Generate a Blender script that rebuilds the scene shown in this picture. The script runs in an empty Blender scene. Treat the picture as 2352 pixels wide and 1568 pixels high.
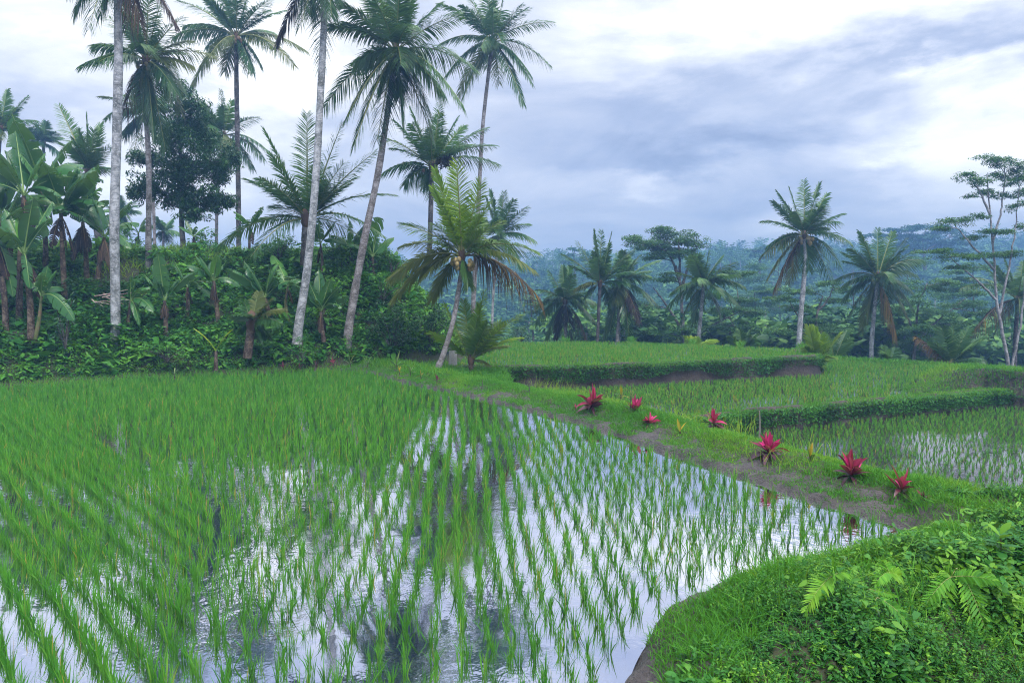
import bpy, math
import numpy as np
from mathutils import Vector

R = np.random.default_rng(11)
scene = bpy.context.scene
COL = scene.collection
A = np.array

# ------------------------------------------------------------------ camera
H = 3.2
F, CX, CY = 1568.0, 1176.0, 784.0
TH = math.atan(108 / 1568)
CT, ST = math.cos(TH), math.sin(TH)

def ray(px, py):
    a, b = (px - CX) / F, (CY - py) / F
    return A([a, CT + b * ST, b * CT - ST])

def at(px, py, Y):
    d = ray(px, py)
    return A([0, 0, H]) + d * (Y / d[1])

def gp(px, py, z=0.0):
    d = ray(px, py)
    return A([0, 0, H]) + d * ((z - H) / d[2])

cam = bpy.data.cameras.new('camera')
cam.sensor_width = 36
cam.lens = 36 * F / 2352
cam.clip_end = 3000
cam.clip_start = 0.05
cam_o = bpy.data.objects.new('camera', cam)
cam_o.location = (0, 0, H)
cam_o.rotation_euler = (math.pi / 2 - TH, 0, 0)
COL.objects.link(cam_o)
scene.camera = cam_o

# ------------------------------------------------------------------ noise
_T = np.random.default_rng(5).random((256, 256))

def noise2(x, y, f=1.0, s=0):
    x = np.asarray(x, float) * f + s * 17.3
    y = np.asarray(y, float) * f + s * 31.7
    i, j = np.floor(x).astype(int), np.floor(y).astype(int)
    u, v = x - i, y - j
    u, v = u * u * (3 - 2 * u), v * v * (3 - 2 * v)
    g = lambda a, b: _T[a & 255, b & 255]
    return (g(i, j) * (1 - u) * (1 - v) + g(i + 1, j) * u * (1 - v) + g(i, j + 1) * (1 - u) * v + g(i + 1, j + 1) * u * v) * 2 - 1

def fbm(x, y, f=1.0, s=0, o=3):
    r, a = 0, 1.0
    for k in range(o):
        r = r + a * noise2(x, y, f * 2 ** k, s + k)
        a *= 0.5
    return r

def sstep(x, a, b):
    t = np.clip((np.asarray(x, float) - a) / (b - a), 0, 1)
    return t * t * (3 - 2 * t)

def unit(v):
    return v / np.maximum(np.linalg.norm(v, axis=-1, keepdims=True), 1e-9)

# ------------------------------------------------------------------ materials
class NT:
    def __init__(self, tree):
        self.t = tree
    def n(self, typ, **kw):
        nd = self.t.nodes.new(typ)
        for k, v in kw.items():
            if k == 'ins':
                for kk, vv in v.items():
                    self.set(nd, kk, vv)
            else:
                setattr(nd, k, v)
        return nd
    def set(self, nd, key, val):
        sock = nd.inputs[key]
        if isinstance(val, bpy.types.NodeSocket):
            self.t.links.new(val, sock)
        else:
            sock.default_value = val
    def m(self, op, a, b=0.0, c=None):
        nd = self.t.nodes.new('ShaderNodeMath')
        nd.operation = op
        self.set(nd, 0, a)
        self.set(nd, 1, b)
        if c is not None:
            self.set(nd, 2, c)
        return nd.outputs[0]
    def mix(self, f, a, b):
        nd = self.t.nodes.new('ShaderNodeMix')
        nd.data_type = 'RGBA'
        self.set(nd, 0, f)
        self.set(nd, 6, a)
        self.set(nd, 7, b)
        return nd.outputs[2]
    def ramp(self, f, stops):
        nd = self.t.nodes.new('ShaderNodeValToRGB')
        e = nd.color_ramp.elements
        while len(e) < len(stops):
            e.new(0.5)
        for el, (p, c) in zip(e, stops):
            el.position = p
            el.color = (*c, 1)
        self.set(nd, 0, f)
        return nd.outputs[0]
    def noise(self, vec, scale, detail=4, rough=0.55, dist=0.0):
        nd = self.t.nodes.new('ShaderNodeTexNoise')
        self.set(nd, 'Vector', vec)
        nd.inputs['Scale'].default_value = scale
        nd.inputs['Detail'].default_value = detail
        nd.inputs['Roughness'].default_value = rough
        nd.inputs['Distortion'].default_value = dist
        return nd.outputs[0]

def new_mat(name):
    m = bpy.data.materials.new(name)
    m.use_nodes = True
    t = m.node_tree
    t.nodes.clear()
    k = NT(t)
    out = k.n('ShaderNodeOutputMaterial')
    return m, k, out

def leaf_mat(name, stops, rough=0.45, trans=0.3, spec=0.4, objvar=0.12):
    m, k, out = new_mat(name)
    at_ = k.n('ShaderNodeAttribute', attribute_name='tint')
    oi = k.n('ShaderNodeObjectInfo')
    f = k.m('ADD', at_.outputs['Fac'], k.m('MULTIPLY', k.m('SUBTRACT', oi.outputs['Random'], 0.5), objvar * 2))
    n = len(stops)
    c = k.ramp(f, [(i / (n - 1), s) for i, s in enumerate(stops)])
    p = k.n('ShaderNodeBsdfPrincipled', ins={'Base Color': c, 'Roughness': rough, 'Specular IOR Level': spec})
    tr = k.n('ShaderNodeBsdfTranslucent', ins={'Color': k.mix(0.35, c, (0.25, 0.35, 0.02, 1)) if trans > 0.2 else c})
    mx = k.n('ShaderNodeMixShader', ins={0: trans, 1: p.outputs[0], 2: tr.outputs[0]})
    k.t.links.new(mx.outputs[0], out.inputs[0])
    return m

M = {}
M['palm'] = leaf_mat('palm_leaf', [(0.026, 0.085, 0.03), (0.058, 0.16, 0.04), (0.12, 0.25, 0.045)], 0.33, 0.22, 0.5)
M['palm_yg'] = leaf_mat('palm_leaf_young', [(0.08, 0.2, 0.02), (0.2, 0.36, 0.02), (0.40, 0.50, 0.03)], 0.4, 0.35)
M['palm_ol'] = leaf_mat('palm_leaf_olive', [(0.06, 0.10, 0.03), (0.11, 0.15, 0.035), (0.2, 0.2, 0.04)], 0.4, 0.25)
M['palm_mid'] = leaf_mat('palm_leaf_mid', [(0.045, 0.12, 0.03), (0.09, 0.2, 0.035), (0.2, 0.32, 0.04)], 0.36, 0.3, 0.45)
M['palm_dry'] = leaf_mat('palm_leaf_dry', [(0.02, 0.014, 0.012), (0.09, 0.055, 0.025), (0.40, 0.28, 0.02)], 0.6, 0.2, 0.2)
M['palm_brown'] = leaf_mat('palm_leaf_brown', [(0.025, 0.018, 0.014), (0.05, 0.032, 0.025), (0.09, 0.06, 0.04)], 0.7, 0.1, 0.2)
M['banana'] = leaf_mat('banana_leaf', [(0.022, 0.09, 0.03), (0.05, 0.18, 0.045), (0.14, 0.36, 0.04)], 0.3, 0.3, 0.5, 0.2)
M['rice'] = leaf_mat('rice_blade', [(0.032, 0.18, 0.02), (0.078, 0.33, 0.034), (0.17, 0.46, 0.05), (0.45, 0.36, 0.08)], 0.5, 0.35, 0.18, 0.1)
M['grass'] = leaf_mat('grass_blade', [(0.035, 0.17, 0.02), (0.095, 0.33, 0.032), (0.32, 0.46, 0.05)], 0.5, 0.35, 0.15)
M['under'] = leaf_mat('undergrowth_leaf', [(0.01, 0.06, 0.014), (0.042, 0.19, 0.026), (0.15, 0.38, 0.04)], 0.45, 0.25, 0.22)
M['herb'] = leaf_mat('herb_leaf', [(0.014, 0.085, 0.022), (0.045, 0.2, 0.028), (0.2, 0.42, 0.03)], 0.42, 0.3, 0.25)
M['fern'] = leaf_mat('fern_leaf', [(0.04, 0.17, 0.03), (0.12, 0.36, 0.03), (0.28, 0.52, 0.05)], 0.5, 0.35, 0.2)
M['tree'] = leaf_mat('tree_leaf', [(0.014, 0.055, 0.02), (0.034, 0.115, 0.028), (0.08, 0.2, 0.03)], 0.36, 0.2, 0.5)
M['shade'] = leaf_mat('umbrella_tree_leaf', [(0.025, 0.09, 0.022), (0.055, 0.17, 0.03), (0.12, 0.28, 0.03)], 0.5, 0.25, 0.3)
M['far'] = leaf_mat('forest_leaf', [(0.015, 0.06, 0.02), (0.05, 0.15, 0.04), (0.14, 0.29, 0.055)], 0.6, 0.15, 0.2, 0.3)
M['red'] = leaf_mat('cordyline_leaf', [(0.10, 0.006, 0.025), (0.42, 0.009, 0.10), (0.66, 0.03, 0.22)], 0.42, 0.25, 0.3)
M['maroon'] = leaf_mat('cordyline_old_leaf', [(0.04, 0.012, 0.022), (0.10, 0.015, 0.03), (0.2, 0.04, 0.05)], 0.38, 0.2, 0.5)
M['croton'] = leaf_mat('croton_leaf', [(0.05, 0.14, 0.02), (0.35, 0.32, 0.03), (0.6, 0.38, 0.02)], 0.4, 0.25)
M['spear'] = leaf_mat('spear_leaf', [(0.06, 0.13, 0.04), (0.12, 0.22, 0.06), (0.3, 0.36, 0.12)], 0.4, 0.2)
M['grey_leaf'] = leaf_mat('cassava_leaf', [(0.03, 0.08, 0.05), (0.06, 0.13, 0.08), (0.1, 0.18, 0.1)], 0.4, 0.2)

def bark_mat(name, c1, c2, c3, ring=9.0, patch=3.0):
    m, k, out = new_mat(name)
    tc = k.n('ShaderNodeTexCoord')
    o = tc.outputs['Object']
    sx = k.n('ShaderNodeSeparateXYZ', ins={0: o})
    w = k.noise(o, 3.0, 3)
    ringv = k.m('SINE', k.m('MULTIPLY', k.m('ADD', sx.outputs[2], k.m('MULTIPLY', w, 0.5)), ring * 6.283))
    n1 = k.noise(o, patch, 6, 0.65, 0.4)
    n2 = k.noise(o, 14.0, 4, 0.7)
    base = k.ramp(n1, [(0.36, c1), (0.5, c2), (0.62, c3)])
    base = k.mix(k.m('MULTIPLY', k.m('GREATER_THAN', n2, 0.57), 0.7), base, (*c3, 1))
    dark = k.m('MULTIPLY', k.m('GREATER_THAN', ringv, 0.93), 0.2)
    base = k.mix(dark, base, (*[x * 0.4 for x in c1], 1))
    hgt = k.m('ADD', k.m('MULTIPLY', ringv, 0.25), n2)
    b = k.n('ShaderNodeBump', ins={'Height': hgt, 'Strength': 0.5, 'Distance': 0.03})
    p = k.n('ShaderNodeBsdfPrincipled', ins={'Base Color': base, 'Roughness': 0.85, 'Specular IOR Level': 0.2, 'Normal': b.outputs[0]})
    k.t.links.new(p.outputs[0], out.inputs[0])
    return m

M['bark_pale'] = bark_mat('pale_palm_bark', (0.12, 0.13, 0.13), (0.27, 0.28, 0.3), (0.5, 0.51, 0.55))
M['bark_grey'] = bark_mat('grey_palm_bark', (0.1, 0.09, 0.085), (0.19, 0.17, 0.17), (0.36, 0.34, 0.36))
M['bark_dark'] = bark_mat('dark_palm_bark', (0.03, 0.028, 0.028), (0.055, 0.05, 0.05), (0.16, 0.15, 0.16))
M['wood'] = bark_mat('tree_bark', (0.04, 0.035, 0.03), (0.09, 0.08, 0.075), (0.2, 0.19, 0.19), 2.0)
M['wood_pale'] = bark_mat('pale_tree_bark', (0.13, 0.12, 0.12), (0.25, 0.24, 0.25), (0.42, 0.41, 0.43), 2.0)
M['stem'] = bark_mat('banana_stem', (0.035, 0.022, 0.018), (0.08, 0.055, 0.045), (0.2, 0.16, 0.12), 0.6, 5.0)
M['stem_g'] = bark_mat('green_stem', (0.06, 0.09, 0.03), (0.14, 0.17, 0.06), (0.2, 0.12, 0.08), 0.6, 5.0)
M['dry_twig'] = bark_mat('dry_twig', (0.2, 0.12, 0.11), (0.36, 0.26, 0.24), (0.5, 0.42, 0.38), 3.0)

def plain(name, c, rough=0.6, nscale=20, var=0.35, bump=0.0):
    m, k, out = new_mat(name)
    tc = k.n('ShaderNodeTexCoord')
    n = k.noise(tc.outputs['Object'], nscale, 4)
    col = k.mix(n, tuple([x * (1 - var) for x in c]) + (1,), tuple([min(1, x * (1 + var)) for x in c]) + (1,))
    p = k.n('ShaderNodeBsdfPrincipled', ins={'Base Color': col, 'Roughness': rough})
    if bump:
        b = k.n('ShaderNodeBump', ins={'Height': n, 'Strength': bump, 'Distance': 0.05})
        k.set(p, 'Normal', b.outputs[0])
    k.t.links.new(p.outputs[0], out.inputs[0])
    return m

M['rachis'] = plain('frond_rib', (0.22, 0.24, 0.07), 0.45)
M['rachis_d'] = plain('old_frond_rib', (0.16, 0.10, 0.05), 0.6)
M['midrib'] = plain('banana_midrib', (0.2, 0.32, 0.09), 0.4)
M['nut_y'] = plain('yellow_coconut_husk', (0.30, 0.23, 0.09), 0.5)
M['nut_b'] = plain('brown_coconut_husk', (0.17, 0.10, 0.06), 0.6)
M['nut_g'] = plain('green_coconut_husk', (0.13, 0.17, 0.045), 0.45)
M['fibre'] = plain('palm_fibre', (0.1, 0.06, 0.04), 0.9, 40, 0.6)
M['soil'] = plain('bank_soil', (0.035, 0.04, 0.018), 0.9, 3, 0.5, 0.4)
M['hillsoil'] = plain('hill_ground', (0.025, 0.05, 0.02), 0.9, 0.2, 0.4)
M['stone'] = plain('weathered_stone', (0.3, 0.29, 0.27), 0.85, 12, 0.4, 0.3)
M['stake'] = plain('weathered_stick', (0.2, 0.18, 0.17), 0.8, 30, 0.5)

def earth_mat(name, c1, c2, wet=0.0):
    m, k, out = new_mat(name)
    tc = k.n('ShaderNodeTexCoord')
    o = tc.outputs['Object']
    n1 = k.noise(o, 1.3, 6, 0.6)
    n2 = k.noise(o, 9.0, 6, 0.7)
    col = k.mix(k.ramp(k.m('ADD', k.m('MULTIPLY', n1, 0.6), k.m('MULTIPLY', n2, 0.4)), [(0.35, (0, 0, 0)), (0.65, (1, 1, 1))]), (*c1, 1), (*c2, 1))
    rg = k.m('ADD', 0.68 - wet, k.m('MULTIPLY', n1, 0.35))
    b = k.n('ShaderNodeBump', ins={'Height': k.m('ADD', n2, k.m('MULTIPLY', k.noise(o, 35, 3), 0.4)), 'Strength': 1.0, 'Distance': 0.12})
    p = k.n('ShaderNodeBsdfPrincipled', ins={'Base Color': col, 'Roughness': rg, 'Normal': b.outputs[0]})
    k.t.links.new(p.outputs[0], out.inputs[0])
    return m

M['mud'] = earth_mat('wet_mud', (0.03, 0.025, 0.026), (0.13, 0.112, 0.115), 0.3)
M['wall'] = earth_mat('terrace_earth', (0.035, 0.027, 0.024), (0.105, 0.08, 0.075), 0.1)

def water_mat(name, bump):
    m, k, out = new_mat(name)
    geo = k.n('ShaderNodeNewGeometry')
    pos = geo.outputs['Position']
    n1 = k.noise(pos, 5.0, 3, 0.6)
    n2 = k.noise(pos, 0.35, 3, 0.6)
    amp = k.ramp(n2, [(0.42, (0.05,) * 3), (0.62, (0.9,) * 3)])
    b = k.n('ShaderNodeBump', ins={'Height': k.m('MULTIPLY', n1, amp), 'Strength': bump, 'Distance': 0.02})
    mud = k.ramp(k.noise(pos, 1.2, 5, 0.6), [(0.3, (0.022, 0.018, 0.018)), (0.7, (0.045, 0.037, 0.037))])
    d = k.n('ShaderNodeBsdfDiffuse', ins={'Color': mud})
    g = k.n('ShaderNodeBsdfGlossy', ins={'Color': (0.88, 0.88, 0.95, 1), 'Roughness': 0.03, 'Normal': b.outputs[0]})
    fr = k.n('ShaderNodeFresnel', ins={'IOR': 1.5, 'Normal': b.outputs[0]})
    fac = k.m('MINIMUM', k.m('MULTIPLY', fr.outputs[0], k.m('ADD', 0.9, k.m('MULTIPLY', k.noise(pos, 0.7, 4, 0.6), 0.8))), 0.92)
    mx = k.n('ShaderNodeMixShader', ins={0: fac, 1: d.outputs[0], 2: g.outputs[0]})
    k.t.links.new(mx.outputs[0], out.inputs[0])
    return m

M['water'] = water_mat('flooded_paddy_water', 0.35)

# ------------------------------------------------------------------ mesh helpers
def mesh(name, V, Fq, mats, mi=None, tint=None, smooth=False):
    V = np.asarray(V, np.float32).reshape(-1, 3)
    Fq = np.asarray(Fq, np.int32)
    me = bpy.data.meshes.new(name)
    n, w = Fq.shape
    me.vertices.add(len(V))
    me.vertices.foreach_set('co', V.ravel())
    me.loops.add(n * w)
    me.loops.foreach_set('vertex_index', Fq.ravel())
    me.polygons.add(n)
    me.polygons.foreach_set('loop_start', np.arange(n, dtype=np.int32) * w)
    for m in (mats if isinstance(mats, (list, tuple)) else [mats]):
        me.materials.append(m)
    if mi is not None:
        me.polygons.foreach_set('material_index', np.asarray(mi, np.int32))
    if smooth:
        me.polygons.foreach_set('use_smooth', np.ones(n, bool))
    if tint is not None:
        a = me.attributes.new('tint', 'FLOAT', 'POINT')
        a.data.foreach_set('value', np.asarray(tint, np.float32))
    me.update(calc_edges=True)
    return me

def link(name, data, parent=None, loc=None):
    o = bpy.data.objects.new(name, data)
    COL.objects.link(o)
    if parent is not None:
        o.parent = parent
    if loc is not None:
        o.location = loc
    return o

def tag(o, label=None, cat=None, group=None, kind=None):
    for k, v in (('label', label), ('category', cat), ('group', group), ('kind', kind)):
        if v:
            o[k] = v
    return o

def thing(name, loc, label, cat, group=None):
    o = bpy.data.objects.new(name, None)
    o.empty_display_size = 0.3
    COL.objects.link(o)
    o.location = loc
    return tag(o, label, cat, group)

class MB:
    """collects quads"""
    def __init__(self):
        self.V, self.F, self.I, self.T, self.n = [], [], [], [], 0
    def add(self, V, Fq, mi=0, tint=0.5):
        V = np.asarray(V, float).reshape(-1, 3)
        Fq = np.asarray(Fq).reshape(-1, 4)
        self.V.append(V)
        self.F.append(Fq + self.n)
        self.I.append(np.full(len(Fq), mi))
        self.T.append(np.broadcast_to(np.asarray(tint, float), (len(V),)))
        self.n += len(V)
    def mesh(self, name, mats, smooth=False, origin=None):
        V = np.concatenate(self.V)
        if origin is not None:
            V = V - np.asarray(origin)
        return mesh(name, V, np.concatenate(self.F), mats, np.concatenate(self.I), np.concatenate(self.T), smooth)

TAPER = A([0.8, 1.0, 0.72, 0.1])
def ribbons(base, d, length, width, bend, prof, side=None, rng=R):
    """K ribbons. base,d,bend (K,3); length,width (K,); prof (S,) width profile"""
    K, S = len(base), len(prof)
    t = np.linspace(0, 1, S)[None, :, None]
    L = np.asarray(length).reshape(-1, 1, 1) * np.ones((K, 1, 1))
    P = base[:, None] + d[:, None] * L * t + bend[:, None] * L * t * t
    if side is None:
        side = np.cross(d, rng.normal(size=(K, 3)))
    side = unit(side)
    w = 0.5 * (np.asarray(width).reshape(-1, 1, 1) * np.ones((K, 1, 1))) * prof[None, :, None]
    V = np.stack([P - side[:, None] * w, P + side[:, None] * w], axis=2).reshape(-1, 3)
    b = (np.arange(K) * S * 2)[:, None] + (np.arange(S - 1) * 2)[None]
    Fq = np.stack([b, b + 1, b + 3, b + 2], -1).reshape(-1, 4)
    return V, Fq

def rep(t, S):
    return np.repeat(np.asarray(t), S * 2)

def tube(pts, rad, n=8):
    pts = np.asarray(pts, float)
    rad = np.asarray(rad, float) * np.ones(len(pts))
    T = unit(np.gradient(pts, axis=0))
    ref = A([1.0, 0.13, 0]) if abs(T[:, 2]).mean() > 0.6 else A([0, 0.1, 1.0])
    U = unit(np.cross(T, ref))
    W = np.cross(T, U)
    a = np.linspace(0, 2 * np.pi, n, endpoint=False)
    V = pts[:, None] + rad[:, None, None] * (np.cos(a)[None, :, None] * U[:, None] + np.sin(a)[None, :, None] * W[:, None])
    S = len(pts)
    i, j = np.meshgrid(np.arange(S - 1), np.arange(n), indexing='ij')
    q = np.stack([i * n + j, i * n + (j + 1) % n, (i + 1) * n + (j + 1) % n, (i + 1) * n + j], -1).reshape(-1, 4)
    return V.reshape(-1, 3), q

def spline(pts, n):
    """smooth curve through points (Catmull-Rom)"""
    P = np.asarray(pts, float)
    P = np.vstack([2 * P[0] - P[1], P, 2 * P[-1] - P[-2]])
    m = len(P) - 3
    out = []
    for u in np.linspace(0, m, n):
        i = min(int(u), m - 1)
        t = u - i
        a, b, c, d = P[i:i + 4]
        out.append(0.5 * ((2 * b) + (-a + c) * t + (2 * a - 5 * b + 4 * c - d) * t * t + (-a + 3 * b - 3 * c + d) * t ** 3))
    return A(out)

def blob(center, r, n=8, m=6):
    """uv ellipsoid in quads (poles as thin quads)"""
    th = np.linspace(0.02, np.pi - 0.02, m)
    ph = np.linspace(0, 2 * np.pi, n, endpoint=False)
    V = A([[np.sin(a) * np.cos(b), np.sin(a) * np.sin(b), np.cos(a)] for a in th for b in ph]) * np.asarray(r) + center
    i, j = np.meshgrid(np.arange(m - 1), np.arange(n), indexing='ij')
    q = np.stack([i * n + j, (i + 1) * n + j, (i + 1) * n + (j + 1) % n, i * n + (j + 1) % n], -1).reshape(-1, 4)
    return V, q

def bez(p0, p1, p2, t):
    t = t[:, None]
    return (1 - t) ** 2 * p0 + 2 * (1 - t) * t * p1 + t * t * p2

# ------------------------------------------------------------------ polylines
def resample(P, step):
    P = np.asarray(P, float)
    d = np.r_[0, np.cumsum(np.linalg.norm(np.diff(P, axis=0), axis=1))]
    s = np.linspace(0, d[-1], max(2, int(d[-1] / step)))
    return np.stack([np.interp(s, d, P[:, k]) for k in range(P.shape[1])], 1)

def smooth_line(P, step, it=6):
    Q = resample(P, step)
    for _ in range(it):
        Q[1:-1] = 0.25 * Q[:-2] + 0.5 * Q[1:-1] + 0.25 * Q[2:]
    return Q

def inside(x, y, poly):
    r = np.zeros(np.shape(x), bool)
    n = len(poly)
    for i in range(n):
        x1, y1 = poly[i][:2]
        x2, y2 = poly[(i + 1) % n][:2]
        if y1 == y2:
            continue
        c = ((y1 > y) != (y2 > y)) & (x < (x2 - x1) * (y - y1) / (y2 - y1) + x1)
        r ^= c
    return r

def dist_line(x, y, P):
    best = np.full(np.shape(x), 1e9)
    for a, b in zip(P[:-1], P[1:]):
        dx, dy = b[0] - a[0], b[1] - a[1]
        t = np.clip(((x - a[0]) * dx + (y - a[1]) * dy) / (dx * dx + dy * dy + 1e-12), 0, 1)
        best = np.minimum(best, np.hypot(x - a[0] - t * dx, y - a[1] - t * dy))
    return best

def sheet(name, poly, z, mat, kind='structure', label=None, cat=None):
    me = bpy.data.meshes.new(name)
    me.from_pydata([(p[0], p[1], z) for p in poly], [], [list(range(len(poly)))])
    me.materials.append(mat)
    o = link(name, me)
    return tag(o, label, cat, None, kind)

def grid_mesh(xs, ys, zf, mat, name, mf=None):
    X, Y = np.meshgrid(xs, ys)
    Z = zf(X, Y)
    V = np.stack([X, Y, Z], -1).reshape(-1, 3)
    nx, ny = len(xs), len(ys)
    i, j = np.meshgrid(np.arange(ny - 1), np.arange(nx - 1), indexing='ij')
    q = np.stack([i * nx + j, i * nx + j + 1, (i + 1) * nx + j + 1, (i + 1) * nx + j], -1).reshape(-1, 4)
    mi = None
    if mf is not None:
        c = V[q].mean(1)
        mi = mf(c[:, 0], c[:, 1])
    return mesh(name, V, q, mat, mi, smooth=True)

# ------------------------------------------------------------------ layout lines (world, metres)
EDGE = smooth_line(A([gp(*p)[:2] for p in [(740, 846), (850, 855), (930, 880), (1080, 910), (1240, 950), (1330, 972), (1450, 1012), (1560, 1050), (1700, 1096), (1850, 1148), (1990, 1188), (2125, 1222)]]), 0.1, 30)
FG = smooth_line(A([gp(*p)[:2] for p in [(2125, 1222), (1990, 1258), (1860, 1292), (1720, 1325), (1610, 1370), (1520, 1432), (1465, 1505), (1440, 1568), (1425, 1700)]] + [(0.75, 3.6), (0.2, 2.0), (-1.5, 0.5)]), 0.12, 8)
BANKL = A([(-60, 5.5), (-30, 18.2), (-18, 23.4), (-14.2, 26.4), (-11, 27.8), (-8.7, 28.6), (-6.6, 29.3), (-4.2, 30.4), (-2.7, 32), (-2.2, 35), (-3.2, 42), (-6, 52), (-12, 76)])
BANKP = np.vstack([BANKL, [(-90, 76), (-90, 5.5)]])
PADDY = np.vstack([[(-40, 3.0)], BANKL[1:6] + A([0, -0.55]), EDGE, FG, [(-40, 0.5)]])
Z2, Z3 = -0.85, -1.4
T1F = smooth_line(A([gp(px, py, 0.05)[:2] for px, py in [(1040, 846), (1110, 845), (1300, 843), (1500, 836), (1700, 827), (1800, 821), (1860, 822), (1882, 818), (1868, 808), (1840, 802)]]), 0.3, 5)
T1B = A([gp(px, py, 0.0)[:2] for px, py in [(1840, 802), (1700, 797), (1590, 793), (1450, 787), (1300, 787), (1180, 788), (1080, 796)]])
T1 = np.vstack([T1F, T1B[1:], [T1F[0] + A([-0.6, 1.5])]])
F2F = smooth_line(A([gp(px, py, Z2 + 0.05)[:2] for px, py in [(1480, 985), (1600, 962), (1700, 949), (1850, 937), (2000, 922), (2150, 911), (2270, 899), (2305, 902), (2330, 895), (2420, 888)]]), 0.3, 5)
F2B = A([gp(px, py, Z2)[:2] for px, py in [(2500, 872), (2352, 858), (2230, 848), (2120, 840), (2000, 833), (1890, 826)]])
F2 = np.vstack([F2F, F2B, [T1F[-4], T1F[len(T1F) // 2], T1F[5]], [EDGE[100] + A([1.5, 1.0])]])
F3 = A([(-4, 27), (0, 22), (3, 16), (5.5, 11), (6.8, 9.0), (14, 7.5), (40, 6), (42, 34), (14, 31), (6, 26)])

def offset_dirs(P):
    T = unit(np.gradient(P, axis=0))
    N = np.stack([-T[:, 1], T[:, 0]], 1)
    for _ in range(8):
        N[1:-1] = 0.25 * N[:-2] + 0.5 * N[1:-1] + 0.25 * N[2:]
    return unit(N)

EN = offset_dirs(EDGE)           # points to the right / away from the field

# ------------------------------------------------------------------ ground surfaces
def terrain_z(x, y):
    r = -2.6 - 0.6 * sstep(x, 10, 60)
    drop = sstep(y, 40, 100) * 13
    rise = sstep(y, 135, 335) * (30 + 0.035 * x + 3 * noise2(x, y, 0.012, 3))
    z = r - drop + rise + 1.2 * fbm(x, y, 0.03, 9) * sstep(y, 45, 90)
    left = sstep(-x, 20, 160) * sstep(y, 120, 260) * 10
    return z - left

link('hillside', grid_mesh(np.r_[np.arange(-420, -60, 12), np.arange(-60, 100, 3.0), np.arange(100, 430, 12)], np.r_[np.arange(-30, 120, 3.0), np.arange(120, 480, 7)], terrain_z, M['hillsoil'], 'hillside'))['kind'] = 'structure'

def bank_s(x, y):
    ins = inside(x, y, BANKP)
    d = dist_line(x, y, BANKL)
    return np.where(ins, d, -d)

PS = [-3, 0.0, 0.5, 1.0, 1.7, 3.0, 5.0, 8.0, 10.0, 13, 40]
PZ = [-1.2, 0.05, 0.2, 0.75, 1.15, 1.75, 3.0, 4.9, 5.35, 5.5, 5.6]
def bank_z(x, y, lump=True):
    s = bank_s(x, y)
    k = 1 + 1.1 * sstep(x, -11, -5)
    z = np.interp(np.where(s > 0, s * k, s), PS, PZ)
    z = z * (1 - 0.12 * sstep(x, -9, -4)) - 9 * sstep(y, 60, 78)
    if lump:
        z = z + sstep(s, 0.4, 2.0) * (0.30 * fbm(x, y, 0.5, 4) + 0.14 * noise2(x, y, 1.7, 44))
    return z

link('vegetated_bank', grid_mesh(np.arange(-50, 0.2, 0.4), np.arange(8, 80, 0.4), lambda x, y: np.where(bank_s(x, y) < -1.2, -2.4, bank_z(x, y)), M['soil'], 'vegetated_bank'))['kind'] = 'structure'

# foreground bank
FGS = EDGE[-1]
def fg_s(x, y):
    d = dist_line(x, y, FG)
    poly = np.vstack([FG, [(-1.5, -3), (20, -3), (20, 8.0), (7.2, 10.2), (6.0, 10.4)]])
    return np.where(inside(x, y, poly), d, -d)

def fg_z(x, y):
    s = fg_s(x, y) + 0.09 * fbm(x, y, 1.1, 14) + 0.03 * noise2(x, y, 6.0, 15)
    z = np.interp(s, [-1, 0, 0.1, 0.3, 0.7, 1.5, 3], [-0.5, -0.03, 0.10, 0.17, 0.28, 0.36, 0.4])
    # far right edge drops to the lower paddy
    dl = ((y - 9.75) * 7.4 + (x - 5.9) * 1.35) / 7.52
    z = z - 1.3 * np.clip(dl - 0.1, 0, 1.6)
    # hollow falling away to the right and to the camera
    e = ((x - 2.1) * 2.5 - (y - 5.2) * 4.1) / 4.8
    z = z - 1.4 * sstep(e, 0.15, 2.6) - 0.25 * sstep(e, 0.0, 0.6)
    return z + 0.10 * fbm(x, y, 1.6, 12) * sstep(s, 0.1, 0.8) + 0.04 * fbm(x, y, 5.0, 16) * sstep(s, -0.05, 0.2)

link('mound', grid_mesh(np.r_[np.arange(-2, 0.4, 0.3), np.arange(0.4, 8, 0.045), np.arange(8, 14, 0.3)], np.r_[np.arange(-2, 3.8, 0.3), np.arange(3.8, 11.2, 0.045)], fg_z, [M['mud'], M['soil']], 'mound', lambda x, y: (fg_s(x, y) + 0.15 * fbm(x, y, 1.5, 5) > 0.75).astype(int)))['kind'] = 'structure'

# bund with mud path between the near paddy and the lower ones
BU0 = A([-0.35, 0.0, 0.12, 0.3, 0.5, 0.7, 1.0, 1.4, 1.8, 2.2, 2.9, 3.4])
BZ0 = A([-0.3, -0.02, 0.08, 0.11, 0.13, 0.21, 0.28, 0.29, 0.22, 0.0, -1.0, -1.7])
BU = np.r_[-0.35, np.arange(-0.08, 1.0, 0.06), 1.2, 1.4, 1.8, 2.2, 2.9, 3.4]
BZ = np.interp(BU, BU0, BZ0)
def bund_pt(i, u, z=None):
    i = np.asarray(i)
    return EDGE[i] + EN[i] * np.asarray(u)[..., None]
def bund_h(u):
    return np.interp(u, BU, BZ)
n = len(EDGE)
ii, jj = np.meshgrid(np.arange(n), np.arange(len(BU)), indexing='ij')
XY = bund_pt(ii, BU[jj])
wob = 0.06 * fbm(XY[..., 0], XY[..., 1], 1.3, 24)
ZB = np.interp(BU[jj] + wob, BU0, BZ0) + (0.03 * fbm(XY[..., 0], XY[..., 1], 2.2, 21) + 0.034 * fbm(XY[..., 0], XY[..., 1], 6.0, 22)) * (BU[jj] > -0.1)
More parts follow.
